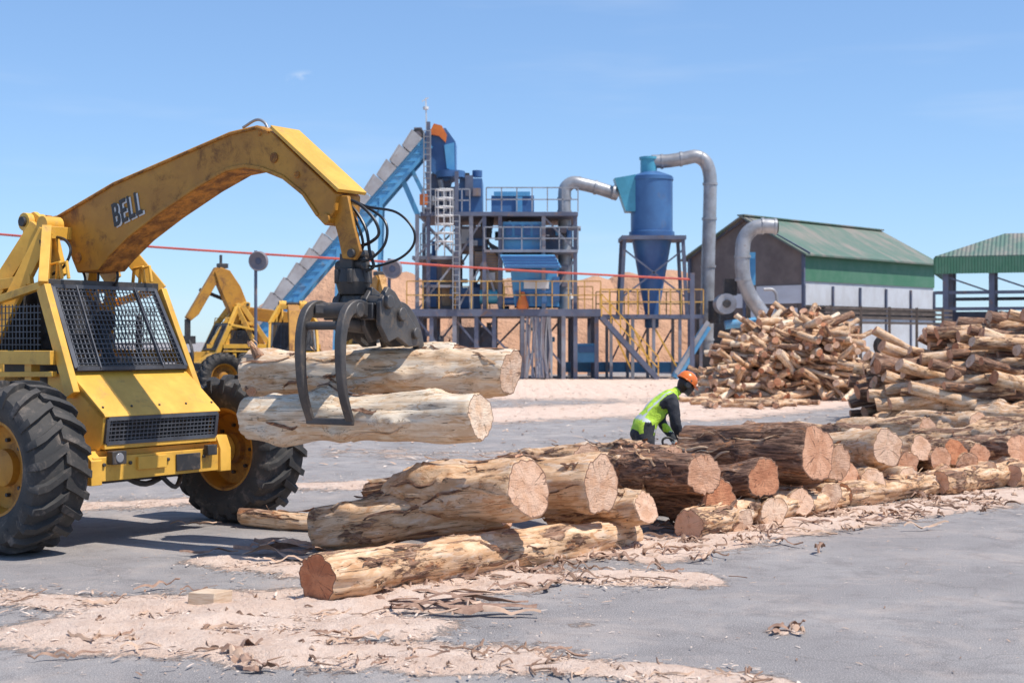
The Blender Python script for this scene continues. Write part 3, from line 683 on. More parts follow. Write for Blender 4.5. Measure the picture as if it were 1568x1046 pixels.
Cg=W(548,470,12.05)
def gp(l,p,z): q=Cg+La*l+Pn*p; q.z=z; return q
mb=MB()
mb.box(gp(0,0,2.10),(.50,.30,.14),0,Matrix.Rotation(math.atan2(La.y,La.x),3,'Z'))
mb.cyl(gp(-.02,0,2.06),gp(-.02,0,2.24),.15,.12,n=18)
def plate(prof,l0,l1,thick=None,m=0):
    mb.prism([gp(l0,p,z) for p,z in prof],La*(l1-l0),m)
def tine(cl,l,w,th=.075,taper=True):
    n=len(cl); out=[];inn=[]
    for i,(p,z) in enumerate(cl):
        a=cl[max(i-1,0)];b=cl[min(i+1,n-1)]; d=V((b[0]-a[0],b[1]-a[1])).normalized(); nn=V((-d.y,d.x)); t=th*(1 if not taper else (1.45-.95*i/(n-1)))
        out.append((p+nn.x*t*.5,z+nn.y*t*.5)); inn.append((p-nn.x*t*.5,z-nn.y*t*.5))
    plate(out+inn[::-1],l-w/2,l+w/2)
def cr(pts,k=5):
    P=[(2*pts[0][0]-pts[1][0],2*pts[0][1]-pts[1][1])]+pts+[(2*pts[-1][0]-pts[-2][0],2*pts[-1][1]-pts[-2][1])]; q=[]
    for i in range(1,len(P)-2):
        for j in range(k):
            t=j/k; r=[]
            for c in(0,1):
                a,b,cc,d=[P[i-1+e][c] for e in range(4)]; r.append(.5*(2*b+(cc-a)*t+(2*a-5*b+4*cc-d)*t*t+(3*b-a-3*cc+d)*t**3))
            q.append(tuple(r))
    q.append(pts[-1]); return q
fr=cr([(.10,2.10),(.28,2.14),(.42,2.07),(.49,1.88),(.49,1.62),(.45,1.40),(.355,1.19)])
tine(fr,-.23,.07,.085); tine(fr,.17,.07,.085)
mb.beam(gp(-.265,.36,1.19),gp(.205,.36,1.19),.04,.055); mb.cyl(gp(-.27,.26,2.11),gp(.21,.26,2.11),.065); mb.cyl(gp(-.26,.44,1.98),gp(.20,.44,1.98),.035)
mb.beam(gp(-.2,.34,2.12),gp(.12,.05,2.1),.08,.08)
rr=cr([(-.08,2.12),(-.25,2.12),(-.42,2.0),(-.52,1.8),(-.55,1.6),(-.52,1.35),(-.40,1.12)])
tine(rr,-.05,.07,.09); tine(rr,.28,.07,.09)
for l in(-.14,.14,.30):
    plate([(.14,1.98),(.14,2.18),(.02,2.31),(-.08,2.27),(-.20,2.16),(-.42,1.97),(-.47,1.81),(-.30,1.80),(-.12,1.88),(.02,1.84)],l-.025,l+.025)
mb.cyl(gp(-.2,-.16,2.08),gp(.36,-.16,2.08),.06); mb.cyl(gp(-.2,-.38,1.92),gp(.36,-.38,1.92),.05); mb.cyl(gp(-.2,.04,2.18),gp(.36,.04,2.18),.06)
mb.cyl(gp(.06,.30,2.0),gp(.06,-.30,1.96),.065,m=0); mb.cyl(gp(.06,.0,1.99),gp(.06,-.38,1.95),.035,m=1)
g=mb.obj('grapple',['grap','galv'],TR,bevel=.010)
bpy.context.view_layer.update(); g.matrix_parent_inverse=TR.matrix_world.inverted()

# background loaders
loader((-9.6,45,0),math.radians(-150),False,1)
loader((-7.9,46,0),math.radians(10),False,2)
loader((-6.6,43,0),math.radians(-80),False,2)
loader((-4.5,50,0),math.radians(-60),False,1)
loader((-14.6,46,0),math.radians(20),False,0)

# ------------------------------------------------------------------ worker
def worker():
    base=V((1.52,16.75,-.03)); rz=math.radians(14); E=empty('worker',base,rz)
    J={'pel':(0,0,.88,.145),'sp':(.11,0,1.00,.145),'ch':(.27,0,1.14,.16),'nb':(.385,0,1.245,.08),'nk':(.44,0,1.285,.058),'hd':(.50,0,1.33,.06)}
    E_=[('pel','sp'),('sp','ch'),('ch','nb'),('nb','nk'),('nk','hd')]; lab={('pel','sp'):1,('sp','ch'):1,('ch','nb'):1,('nb','nk'):3,('nk','hd'):3}
    for s,t in((1,'l'),(-1,'r')):
        J['sh'+t]=(.325,s*.180,1.180,.086); J['el'+t]=(.335,s*.25,.92,.068); J['wr'+t]=(.46,s*.11,.70,.045); J['pa'+t]=(.50,s*.07,.635,.036)
        J['hp'+t]=(-.01,s*.10,.80,.115); J['kn'+t]=(.09,s*.13,.46,.080); J['an'+t]=(-.03,s*.14,.14,.062); J['he'+t]=(-.05,s*.14,.05,.045); J['to'+t]=(.17,s*.16,.045,.04)
        for a,b,l in(('ch','sh',2),('sh','el',2),('el','wr',2),('wr','pa',4),('pel','hp',0),('hp','kn',0),('kn','an',0),('an','he',5),('an','to',5)):
            a2=a if a in('ch','pel') else a+t; E_.append((a2,b+t)); lab[(a2,b+t)]=l
    names=list(J); me=bpy.data.meshes.new('wk'); me.from_pydata([J[k][:3] for k in names],[(names.index(a),names.index(b)) for a,b in E_],[])
    o=bpy.data.objects.new('wk',me); scene.collection.objects.link(o)
    sk=o.modifiers.new('s','SKIN'); sk.use_smooth_shade=True
    if not me.skin_vertices:
        bm=bmesh.new(); bm.from_mesh(me); bm.verts.layers.skin.verify(); bm.to_mesh(me); bm.free()
    for i,k in enumerate(names):
        d=me.skin_vertices[0].data[i]; r=J[k][3]; d.radius=(r,r*(1.0)); d.use_root=(k=='pel')
        if k in('ch','sp'): d.radius=(r*1.12,r*.85)
    sb=o.modifiers.new('ss','SUBSURF'); sb.levels=3; sb.render_levels=3
    dg=bpy.context.evaluated_depsgraph_get(); m2=bpy.data.meshes.new_from_object(o.evaluated_get(dg)); bpy.data.objects.remove(o)
    m2.name='body'; m2.materials.clear()
    for k in('cloth','vest','cloth','skin','glove','black','refl'): m2.materials.append(M[k])
    segs=[(V(J[a][:3]),V(J[b][:3]),(J[a][3]+J[b][3])/2,lab[(a,b)]) for a,b in E_]
    ax=(V(J['nb'][:3])-V(J['pel'][:3])).normalized(); p0=V(J['pel'][:3])
    for v in m2.vertices:
        q=v.co; v.co=q+v.normal*(.014*noise.noise(q*9)+.008*noise.noise(q*22))
    for p in m2.polygons:
        c=p.center; best=None
        for a,b,r,l in segs:
            ab=b-a; t=max(0,min(1,(c-a).dot(ab)/ab.length_squared)); d=(c-a-ab*t).length-r
            if best is None or d<best[0]: best=(d,l,t)
        l=best[1]; h=(c-p0).dot(ax)
        if l in(0,1,2):
            if h>-.10 and abs(c.y)<.17 and h<.52 and not(l==2 and abs(c.y)>.165) and c.z>.80: l=1
            if l==1 and h<-.10: l=0
            if l==1 and (.03<h<.085 or (.0<abs(c.y)-.085<.04 and h>.085)): l=6
        p.material_index=l; p.use_smooth=True
    ob=bpy.data.objects.new('body',m2); scene.collection.objects.link(ob); ob.parent=E
    hc=V((.555,0,1.375)); R=Matrix.Rotation(math.radians(38),3,'Y')
    mb=MB(); n,k=28,20; vs=[]
    for j in range(k+1):
        ph=math.pi*j/k
        for i in range(n):
            th=2*math.pi*i/n; d=V((math.sin(ph)*math.cos(th),math.sin(ph)*math.sin(th),math.cos(ph)))
            x,y,z=d.x*.098,d.y*.076,d.z*.118
            if z<0: f=1+z*2.2; y*=f; x*=(1+z*.8)
            if d.x>0:
                x+=.024*math.exp(-((d.y/.16)**2+((d.z+.12)/.2)**2)); x-=.012*math.exp(-(((abs(d.y)-.35)/.16)**2+((d.z-.05)/.13)**2))
                x+=.010*math.exp(-((d.y/.3)**2+((d.z+.45)/.08)**2)); x-=.006*math.exp(-((d.y/.3)**2+((d.z+.52)/.03)**2))
            vs.append(hc+R@V((x,y,z)))
    mb.add(vs,[(j*n+i,j*n+(i+1)%n,(j+1)*n+(i+1)%n,(j+1)*n+i) for j in range(k) for i in range(n)],0,True)
    for s in(-1,1):
        c=hc+R@V((-.005,s*.078,-.005)); mb.lathe([(.001,0),(.02,.0),(.03,.006),(.028,.014),(.012,.01),(.001,.008)],c,R@V((0,s,0)),14,0)
        mb.lathe([(.0001,.006),(.008,.004),(.011,0),(.008,-.004),(.0001,-.006)],hc+R@V((.083,s*.030,.008)),R@V((1,0,0)),10,1)
    mb.obj('head',['skin','white'],E)
    mb=MB(); hp=hc+R@V((-.006,0,.03)); up=R@Z
    mb.lathe([(.122,-.005),(.122,.02),(.118,.055),(.100,.090),(.070,.112),(.035,.124),(.0001,.127)],hp,up,28,0)
    mb.lathe([(.118,-.008),(.135,-.004),(.135,.004),(.118,.006)],hp,up,28,0)
    mb.prism([hp+R@V((x,y,0)) for x,y in((.09,-.085),(.15,-.06),(.175,0),(.15,.06),(.09,.085))],R@V((.01,0,.010)),0)
    mb.beam(hp+R@V((-.10,0,.085)),hp+R@V((.08,0,.11)),.03,.02,0)
    mb.obj('hard_hat',['helmet'],E,bevel=.003)
    mb=MB()
    for s in(-1,1):
        c=hc+R@V((0,s*.08,-.01)); mb.cyl(c,c+R@V((0,s*.045,0)),.042,.036,n=16,m=0); mb.beam(c+R@V((0,s*.035,0)),hc+R@V((0,s*.118,.06)),.012,.02,0)
    mb.prism([hc+R@V((x,y,-.095+abs(y)*.2)) for x,y in((.03,-.07),(.10,-.05),(.12,0),(.10,.05),(.03,.07))],R@V((.01,0,.10)),0)
    mb.obj('ear_muffs',['black'],E,bevel=.004)
    mb=MB(); mb.tube([V((.40+.06*math.cos(a),.078*math.sin(a),1.245-.045*math.cos(a))) for a in [i*math.pi/8 for i in range(17)]],.016,8,0); mb.obj('vest_collar',['vest'],E)
    for s,t in((1,'l'),(-1,'r')):
        mb=MB(); pa=V(J['pa'+t][:3]); d=V((.35,-s*.1,-.9)).normalized(); sd=V((.6,s*.75,.1)).normalized(); cu=d.cross(sd)*s
        mb.tube([pa-d*.04,pa,pa+d*.05,pa+d*.07],[.03,.04,.04,.03],12,0)
        for i,(o_,l) in enumerate(((-.033,.075),(-.011,.088),(.012,.083),(.033,.066))):
            b=pa+d*.055+sd*o_; q=[b,b+d*l*.45,b+d*l*.55+cu*l*.35,b+d*l*.25+cu*l*.6]; mb.tube(q,.0105,8,0,spline=3)
        b=pa-sd*.03; mb.tube([b,b-sd*.03+d*.03,b-sd*.025+d*.06+cu*.02],.012,8,0,spline=3)
        mb.obj('hand_'+t,['glove'],E)
    C=empty('chainsaw',base,rz)
    mb=MB(); c=V((.50,-.01,.58)); Rb=Matrix.Rotation(math.radians(25),3,'Y')
    mb.box(c,(.26,.12,.13),0,Rb); mb.box(c+V((-.02,0,.08)),(.18,.10,.05),1,Rb); mb.box(c+V((.02,-.07,-.01)),(.14,.04,.1),1,Rb)
    mb.prism([c+Rb@V(p) for p in((.12,.03,-.035),(.50,.03,-.025),(.53,.03,0),(.50,.03,.025),(.12,.03,.035))],Rb@V((0,.008,0)),3)
    mb.tube([c+Rb@V(p) for p in((.06,-.08,-.03),(.06,-.09,.06),(.05,-.03,.13),(.05,.07,.12),(.06,.08,-.02))],.012,8,2,spline=4)
    mb.tube([c+Rb@V(p) for p in((-.1,0,.07),(-.22,0,.08),(-.27,0,.02),(-.2,0,-.05),(-.1,0,-.05))],.015,8,2,spline=4)
    mb.obj('saw_body',['orange','white','black','galv'],C,bevel=.008)
worker()

# ------------------------------------------------------------------ plant
D=70.0; kk=D/FP
def F(px,py,dy=0): return V(((px-784)*kk,D+dy,CH-(py-HY)*kk))
PL=empty('wood_processing_plant')
PN=['steelb','blue','lblue','galv','railyel','white','panel','tan','orange','teal','black','yellow','steelg']
S_,B_,LB,GA,RY,WH,PA,TA,OR,TE,BK,YE,SG=range(13)
def fbox(mb,x0,y0,x1,y1,d0,d1,m):
    a=F(x0,y0,d0); b=F(x1,y1,d1); mb.box((a+b)/2,(abs(b.x-a.x),abs(b.y-a.y),abs(b.z-a.z)),m)
def rail(mb,x0,x1,y,dy,m=RY,h=34,step_=30,y1=None):
    y1=y if y1 is None else y1; n=max(2,int(abs(x1-x0)/step_)+1)
    for i in range(n+1):
        t=i/n; x=x0+(x1-x0)*t; yy=y+(y1-y)*t; mb.beam(F(x,yy,dy),F(x,yy-h,dy),.055,.055,m)
    for q in(h,h*.5): mb.beam(F(x0,y-q,dy),F(x1,y1-q,dy),.055,.055,m)
mb=MB()
fbox(mb,622,474,918,485,-1,6,S_)
for dy in(-.8,2.4,5.8):
    for x in(640,662,697,730,757,800,838,862,880,912): mb.beam(F(x,485,dy),F(x,581,dy),.2,.2,S_ if x not in(697,800,862) else SG)
for a,b in((640,697),(697,757),(800,862),(730,800)):
    mb.beam(F(a,488,-.8),F(b,560,-.8),.10,.10,S_); mb.beam(F(b,488,2.4),F(a,560,2.4),.10,.10,S_)
fbox(mb,632,393,706,398,-.5,5,SG); fbox(mb,645,327,884,333,-.8,5,S_); fbox(mb,742,384,884,388,-.8,5,SG); fbox(mb,645,437,705,441,-.6,5,SG)
for dy in(-.6,4.8):
    for x,y0 in((640,330),(657,190),(700,265),(722,330),(742,330),(766,330),(832,330),(880,330)):
        if x==657 and dy>0: continue
        mb.beam(F(x,y0,dy),F(x,476,dy),.19,.19,S_ if x not in(640,722,832) else SG)
    for (a,b,c,d) in((640,393,700,330),(640,330,700,393),(640,476,700,398),(700,476,742,398),(742,398,766,476),(832,476,880,398),(832,333,880,385),(700,398,742,333)):
        mb.beam(F(a,b,dy+.1),F(c,d,dy+.1),.09,.09,SG)
rail(mb,625,918,474,-.95,RY,42,26); rail(mb,745,884,326,-.7,GA,36,24); rail(mb,645,706,393,-.5,GA,34,14); rail(mb,648,720,326,-.6,GA,34,14); rail(mb,742,884,384,-.75,GA,34,35)
rail(mb,625,918,474,5.9,RY,42,26)
mb.obj('structural_frame',PN,PL)
mb=MB()
fbox(mb,770,341,830,385,-.4,3.5,LB)
for i in range(4): fbox(mb,774+i*14,346,784+i*14,362,-.48,-.3,B_)
fbox(mb,770,365,830,369,-.5,-.3,B_)
mb.prism([F(766,392,-.9),F(848,392,-.9),F(858,412,-1.6),F(774,412,-1.6)],(0,.3,-.02),LB)
mb.prism([F(768,392,-.5),F(848,392,-.5),F(856,414,-.5),F(774,412,-.5)],(0,4,0),LB)
for i in range(4): mb.beam(F(768+i*2,396+i*5,-1.1-i*.17),F(850+i*2,396+i*5,-1.1-i*.17),.08,.12,B_)
mb.prism([F(782,414,-.6),F(852,414,-.6),F(856,470,-.6),F(788,470,-.6)],(0,3.4,0),LB)
fbox(mb,802,430,840,443,-.7,-.5,WH); fbox(mb,846,425,856,462,-.75,-.3,B_); fbox(mb,788,446,854,450,-.72,-.5,B_)
for i in range(5): fbox(mb,790+i*13,452,798+i*13,466,-.70,-.6,B_)
mb.cyl(F(735,455,-.3),F(762,455,-.3),.36,n=18,m=TE); mb.cyl(F(762,462,-.4),F(800,462,-.4),.2,n=12,m=B_)
mb.cyl(F(800,448,-.8),F(800,468,-.8),.10,.30,n=14,m=OR); mb.cyl(F(800,468,-.8),F(800,474,-.8),.30,n=14,m=OR)
fbox(mb,727,386,762,412,-.2,2.5,TA)
for i in range(6): fbox(mb,728,388+i*4.2,761,389.5+i*4.2,-.26,-.2,PA)
fbox(mb,735,415,768,448,-.1,2.5,TA); fbox(mb,742,418,758,432,-.3,-.1,WH)
fbox(mb,648,398,694,472,.4,4,PA); fbox(mb,656,402,668,470,.3,.5,B_); fbox(mb,676,405,690,468,.3,.5,TA)
fbox(mb,703,272,738,326,.4,3.5,B_); fbox(mb,712,268,724,300,.2,.5,S_); mb.cyl(F(690,262,.2),F(690,272,.2),.7,n=16,m=B_); fbox(mb,724,288,736,300,.1,.4,PA)
mb.cyl(F(712,270,1),F(712,262,1),.2,m=BK); mb.cyl(F(730,268,1),F(730,258,1),.25,m=B_)
fbox(mb,752,298,818,328,.6,3.5,B_); fbox(mb,756,292,812,299,.5,3.4,LB); fbox(mb,790,300,800,326,.5,.62,LB)
fbox(mb,680,285,700,330,.4,3,S_); fbox(mb,700,345,742,383,.6,3.5,PA); fbox(mb,706,350,720,372,.5,.62,WH); fbox(mb,715,365,742,376,.3,.62,B_)
fbox(mb,835,345,862,384,.8,3,S_); fbox(mb,700,440,736,472,.3,3,B_); fbox(mb,644,300,656,316,-.8,-.4,OR)
for i in range(6): mb.tube([F(740+i*3,330,-.3+i*.1),F(738+i*3,350,-.3),F(748,372,-.3),F(770,385+i*3,-.5)],.06,6,BK,spline=4)
mb.prism([F(642,222,.3),F(652,198,.3),F(682,195,.3),F(697,216,.3),F(697,270,.3),F(682,277,.3),F(660,262,.3)],(0,1.8,0),B_)
mb.prism([F(680,222,.1),F(695,218,.1),F(696,262,.1),F(684,258,.1)],(0,.2,0),LB)
mb.prism([F(655,208,.1),F(664,189,.1),F(676,192,.1),F(684,206,.1),F(682,218,.1),F(672,208,.1),F(662,206,.1)],(0,2.0,0),OR)
mb.cyl(F(640,209,-.2),F(640,209,1.4),.36,n=16,m=BK); mb.cyl(F(640,209,-.35),F(640,209,-.2),.2,n=12,m=PA); fbox(mb,634,196,646,202,-.1,1,PA)
mb.prism([F(650,262,.4),F(690,272,.4),F(676,330,.4),F(658,330,.4)],(0,1.5,0),S_)
mb.beam(F(653,198,0),F(652,150,0),.06,.06,WH); mb.cyl(F(652,168,0),F(652,164,0),.14,n=10,m=WH); mb.beam(F(646,156,0),F(656,150,0),.04,.04,WH)
def ladder(x,y0,y1,dy,m=GA,w=10):
    for s in(-.5,.5): mb.beam(F(x+s*w,y0,dy),F(x+s*w,y1,dy),.06,.06,m)
    y=y0
    while y<y1: mb.beam(F(x-w*.5,y,dy),F(x+w*.5,y,dy),.04,.04,m); y+=9
ladder(656,205,330,-1.0); ladder(700,333,475,-1.1)
for y in range(295,386,13):
    c=F(682,y,-1.2); pts=[c+V((.42*math.cos(a),.42*math.sin(a),0)) for a in [i*math.pi/6 for i in range(13)]]; mb.tube(pts,.035,6,WH)
for i in range(8):
    a=i*math.pi/4; p=V((.42*math.cos(a),.42*math.sin(a),0)); mb.beam(F(682,295,-1.2)+p,F(682,386,-1.2)+p,.03,.03,WH)
for i in range(26):
    x=random.uniform(806,842); mb.tube([F(x,486,-1),F(x+random.uniform(-4,4),530,-1),F(x+random.uniform(-10,10),578,-1.2)],.05,5,random.choice([S_,PA,GA]),spline=3)
for i in range(120):
    x=random.uniform(645,870); y=random.choice([random.uniform(400,470),random.uniform(335,382),random.uniform(490,570),random.uniform(275,325) if x<740 else 350]); h=random.uniform(4,18); w=random.uniform(3,12); dd=random.uniform(-.5,3)
    if y>488: dd=random.uniform(1,5)
    if random.random()<.5: fbox(mb,x,y,x+w,y+h,dd,dd+.8,random.choice([S_,B_,PA,SG,GA,LB]))
    else: mb.cyl(F(x,y,dd),F(x+random.choice([0,w*2]),y+random.choice([0,h*2])+1,dd),random.uniform(.05,.14),n=8,m=random.choice([SG,GA,B_,WH]))
fbox(mb,884,526,914,555,0,1.5,LB); fbox(mb,870,556,1070,572,3,4,LB); fbox(mb,700,500,760,560,2.5,5,S_)
fbox(mb,886,530,912,540,-.1,0,B_)
mb.obj('machinery',PN,PL)
mb=MB()
fbox(mb,918,482,1075,488,-.5,3,S_)
for x in(935,968,1000,1040,1072):
    for dy in(-.3,2.8): mb.beam(F(x,488,dy),F(x,581,dy),.15,.15,SG)
for a,b in((935,968),(968,1000),(1000,1040)): mb.beam(F(a,500,-.3),F(b,570,-.3),.08,.08,YE); mb.beam(F(b,500,2.8),F(a,570,2.8),.08,.08,S_)
for dy in(-1.6,-.7): mb.beam(F(918,486,dy),F(1003,580,dy),.10,.24,S_)
for i in range(18): t=(i+.5)/18; p=F(918+85*t,486+94*t,-1.15); mb.box(p,(.28,.9,.05),S_)
rail(mb,918,1003,486,-1.6,YE,34,16,580); rail(mb,918,975,482,-.5,YE,38,18); rail(mb,975,1075,482,-.5,RY,38,20); rail(mb,918,1075,482,2.9,RY,38,24)
mb.beam(F(1030,578,-1),F(1078,500,-1),.9,.35,LB); mb.beam(F(1030,571,-1.5),F(1078,493,-1.5),.06,.2,GA)
mb.obj('gangway_stairs',PN,PL)

# conveyor
CV=empty('inclined_conveyor'); mb=MB()
a=F(395,505,0); b=F(648,214,0); dr=(b-a).normalized(); up=V((-dr.z,0,dr.x))
for y in(-.5,.7):
    for o in(-.05,-.58): mb.beam(a+V((0,y,0))+up*o,b+V((0,y,0))+up*o,.10,.17,0)
    n=26
    for i in range(n):
        p=a.lerp(b,i/n)+V((0,y,0)); q=a.lerp(b,(i+1)/n)+V((0,y,0)); mb.beam(p-up*.05,(q-up*.58) ,.07,.07,0)
    mb.beam(a+V((0,y*.96,0))-up*.3,b+V((0,y*.96,0))-up*.3,.03,.42,0)
n=13
for i in range(n):
    p=a.lerp(b,(i+.03)/n); q=a.lerp(b,(i+.97)/n); s0,s1=.46,.60
    poly=[p-up*.02,q-up*.02,q+up*s1,p+up*s0]
    mb.prism([v+V((0,-.66,0)) for v in poly],(0,.03,0),1); mb.prism([v+V((0,.78,0)) for v in poly],(0,.03,0),1)
    mb.beam(p+up*(s0+.03)+V((0,.07,0)),q+up*(s1+.03)+V((0,.07,0)),1.5,.05,1)
for x,y in((455,437),(520,362),(585,287)):
    for dy in(-.5,.7): mb.beam(F(x,y+18,dy),F(x-8,581,dy),.16,.16,0)
mb.beam(F(615,272,0),F(640,330,0),.25,.25,0); mb.beam(F(628,255,0),F(650,300,0),.2,.2,0)
mb.obj('conveyor_truss',['lblue','cover'],CV)

# cyclone
CY=empty('cyclone_separator'); mb=MB(); cx=F(1004,262,2.0)
def zc(y): return F(0,y).z
cc=V((cx.x,cx.y,0))
mb.lathe([(.4,zc(256)),(1.02,zc(263)),(1.06,zc(264)),(1.06,zc(350)),(1.15,zc(351)),(1.15,zc(362)),(1.0,zc(364)),(.36,zc(478)),(.36,zc(500)),(.3,zc(502))],cc,Z,40,0)
mb.lathe([(1.08,zc(266)),(1.10,zc(266)),(1.10,zc(270)),(1.08,zc(270))],cc,Z,40,1)
mb.box(cc+V((0,0,zc(362))),(3.2,2.6,.20),2)
for s in(-1,1):
    for y in(-1.1,1.1): mb.beam(cc+V((s*1.45,y,zc(362))),cc+V((s*1.65,y,zc(482))),.17,.17,2)
    mb.beam(cc+V((s*1.5,-1.1,zc(380))),cc+V((-s*1.6,-1.1,zc(455))),.08,.08,2)
mb.cyl(cc+V((-.15,0,zc(262))),cc+V((-.15,0,zc(236))),.42,n=20,m=3); mb.cyl(cc+V((-.15,0,zc(237))),cc+V((-.15,0,zc(233))),.48,n=20,m=3)
mb.prism([F(944,268,1.4),F(978,262,1.4),F(980,320,1.4),F(962,320,1.4)],(0,1.0,0),3)
mb.obj('cyclone_body',['blue','blue','steelb','teal'],CY)
DU=empty('exhaust_duct'); mb=MB()
def duct(pts,r,sp=6): mb.tube(pts,r,20,0,spline=sp)
def fl(p,ax,r): p=V(p); ax=V(ax).normalized(); mb.cyl(p-ax*.06,p+ax*.06,r*1.12,n=20,m=0)
duct([F(866,478,1.5),F(866,400,1.5),F(866,320,1.5),F(866,298,1.5),F(868,283,1.5),F(879,275,1.5),F(893,277,1.5),F(920,283,1.7),F(950,292,1.9)],.33)
for y in(440,400,360,320,300): fl(F(866,y,1.5),Z,.33)
for x,y in((888,276),(915,282),(943,290)): fl(F(x,y,1.6),(1,0,-.2),.33)
duct([F(1004,240,2),F(1030,239,2),F(1056,235,2),F(1074,232,2),F(1088,240,2),F(1095,258,2),F(1096,290,2),F(1093,400,2),F(1090,545,2)],.34)
for y in(275,330,405,470,520): fl(F(1096-(y-275)*.022,y,2),Z,.34)
for x,y in((1020,240),(1050,236),(1083,236)): fl(F(x,y,2),(1,0,.05),.34)
duct([F(1183,350,-1),F(1165,349,-1),F(1148,353,-1),F(1136,366,-1),F(1132,385,-1),F(1133,425,-1),F(1144,455,-1),F(1162,482,-1),F(1168,500,-1),F(1168,560,-1)],.36)
for x,y,ax in((1181,350,(1,0,0)),(1162,349,(1,0,0)),(1132,395,Z),(1133,430,Z)): fl(F(x,y,-1),ax,.36)
mb.cyl(F(1184.5,350,-1),F(1185,350,-1),.33,n=20,m=1)  # black disc stands in for the shade inside the open duct mouth
mb.cyl(F(1108,466,-1),F(1108,466,.2),.5,n=24,m=0); mb.cyl(F(1108,466,-1.1),F(1108,466,-1),.2,n=16,m=1); mb.cyl(F(1098,495,1),F(1098,460,1),.3,n=14,m=1)
mb.cyl(F(1110,498,0),F(1160,492,0),.22,n=14,m=2); mb.box(F(1118,440,0),(.6,.5,.8),1); mb.box(F(1146,412,0),(.6,.6,1.6),2); mb.beam(F(1146,440,0),F(1146,581,0),.2,.2,1)
mb.tube([F(1178,560,-.6),F(1186,470,-.6),F(1182,446,-.6),F(1166,444,-.6)],.08,8,0,spline=4)
mb.box(F(1090,562,1),(1.2,1.2,1.2),1)
mb.obj('duct_pipes',['galv','black','lblue'],DU)

# ------------------------------------------------------------------ sheds
def shed(name,p,ang,Lg,Wd,eave,ridge,over=.4):
    E=empty(name,(p[0],p[1],0),ang); mb=MB(); h=Wd/2
    for s in(0,1):
        y0=-over if s==0 else Wd+over; zo=eave-over*(ridge-eave)/h
        mb.prism([(-over,y0,zo),(Lg+over,y0,zo),(Lg+over,h,ridge),(-over,h,ridge)],(0,0,.10),0)
    mb.box((Lg/2,h,ridge+.12),(Lg+2*over,.5,.08),0)
    mb.obj('roof',['greenroof'],E)
    mb=MB()
    mb.box((Lg/2,.0,eave-.78),(Lg,.10,1.60),0); mb.box((Lg/2,.06,eave-2.22),(Lg,.08,1.35),1)
    mb.box((Lg/2,.5,eave-3.15),(Lg,.1,.55),2)
    for i in range(4): mb.box((Lg/2,-.1,eave-2.98-i*.16),(Lg+.2,.06,.05),5)
    mb.box((Lg/2,.05,(eave-3.6)/2),(Lg,.1,eave-3.6),1)
    for i in range(6): mb.box((i*Lg/5,-.03,eave/2-.9),(.12,.14,eave-1.8),3)
    mb.prism([(0.05,0.05,0),(.05,Wd-.05,0),(.05,Wd-.05,eave),(.05,h,ridge-.05),(.05,.05,eave)],(.1,0,0),2)
    mb.prism([(Lg-.1,0.05,0),(Lg-.1,Wd-.05,0),(Lg-.1,Wd-.05,eave),(Lg-.1,h,ridge-.05),(Lg-.1,.05,eave)],(.06,0,0),2)
    mb.box((0.0,1.6,eave-2.3),(.05,3.0,1.0),1); mb.box((Lg/2,Wd,eave/2),(Lg,.1,eave),2)
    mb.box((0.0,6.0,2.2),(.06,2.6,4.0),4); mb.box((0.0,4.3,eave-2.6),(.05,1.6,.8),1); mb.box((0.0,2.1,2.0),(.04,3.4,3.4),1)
    for y in(.0,Wd/2,Wd): mb.box((-.02,y,eave/2),(.16,.16,eave),3)
    mb.beam((-.06,-over,eave-.15),(-.06,h,ridge-.02),.06,.26,3); mb.beam((-.06,Wd+over,eave-.15),(-.06,h,ridge-.02),.06,.26,3)
    mb.obj('walls',['green','whitecorr','brown','steelb','black','darkwood'],E)
shed('green_roof_warehouse',(16.0,78),math.atan2(.714,.70),14.6,7.8,6.75,8.87)
def openshed(p,ang,Lg,Wd,eave,ridge,hip):
    E=empty('open_sided_shed',(p[0],p[1],0),ang); mb=MB(); h=Wd/2; t=(0,0,.08)
    mb.prism([(0,0,eave),(Lg,0,eave),(Lg,h,ridge),(hip,h,ridge)],t,0); mb.prism([(0,Wd,eave),(Lg,Wd,eave),(Lg,h,ridge),(hip,h,ridge)],t,0)
    mb.prism([(0,0,eave),(0,Wd,eave),(hip,h,ridge)],t,0)
    mb.box((Lg/2,-.02,eave-.38),(Lg,.06,.8),1); mb.box((-.02,Wd/2,eave-.38),(.06,Wd,.8),1)
    mb.obj('roof',['greenroof','green'],E)
    mb=MB()
    for i in range(7):
        for y in(.3,h,Wd-.3): mb.box((.5+i*Lg/6.5,y,eave/2),(.26,.26,eave),0)
    for zz in(eave-1.7,eave-2.5,2.6,1.6): mb.box((Lg/2,.3,zz),(Lg,.12,.16),0); mb.box((Lg/2,Wd-.3,zz-.1),(Lg,.12,.18),0)
    for i in range(6): mb.beam((.5+i*Lg/6.5,.3,eave-.9),(.5+(i+1)*Lg/6.5,.3,eave-1.7),.08,.08,0)
    mb.box((Lg/2,2,1.4),(Lg,1.0,.2),2); mb.box((Lg/2,h+1,2.2),(Lg*.9,.2,2.4),0); mb.box((3,h,1.8),(1.8,1.5,1.4),2)
    mb.obj('frame',['steelb','black','tan'],E)
openshed((20.8,70),math.radians(-20),14,8.5,5.95,7.3,3.2)
mb=MB()
for i in range(5): mb.beam(V((13.2+i*1.6,58.9+i*1.45,0)),V((13.2+i*1.6,58.9+i*1.45,3.35)),.10,.10)
for z in(2.65,2.85,3.05,3.25): mb.beam(V((12.9,58.65,z)),V((20.2,65.3,z)),.06,.10)
mb.obj('timber_rack',['darkwood'])
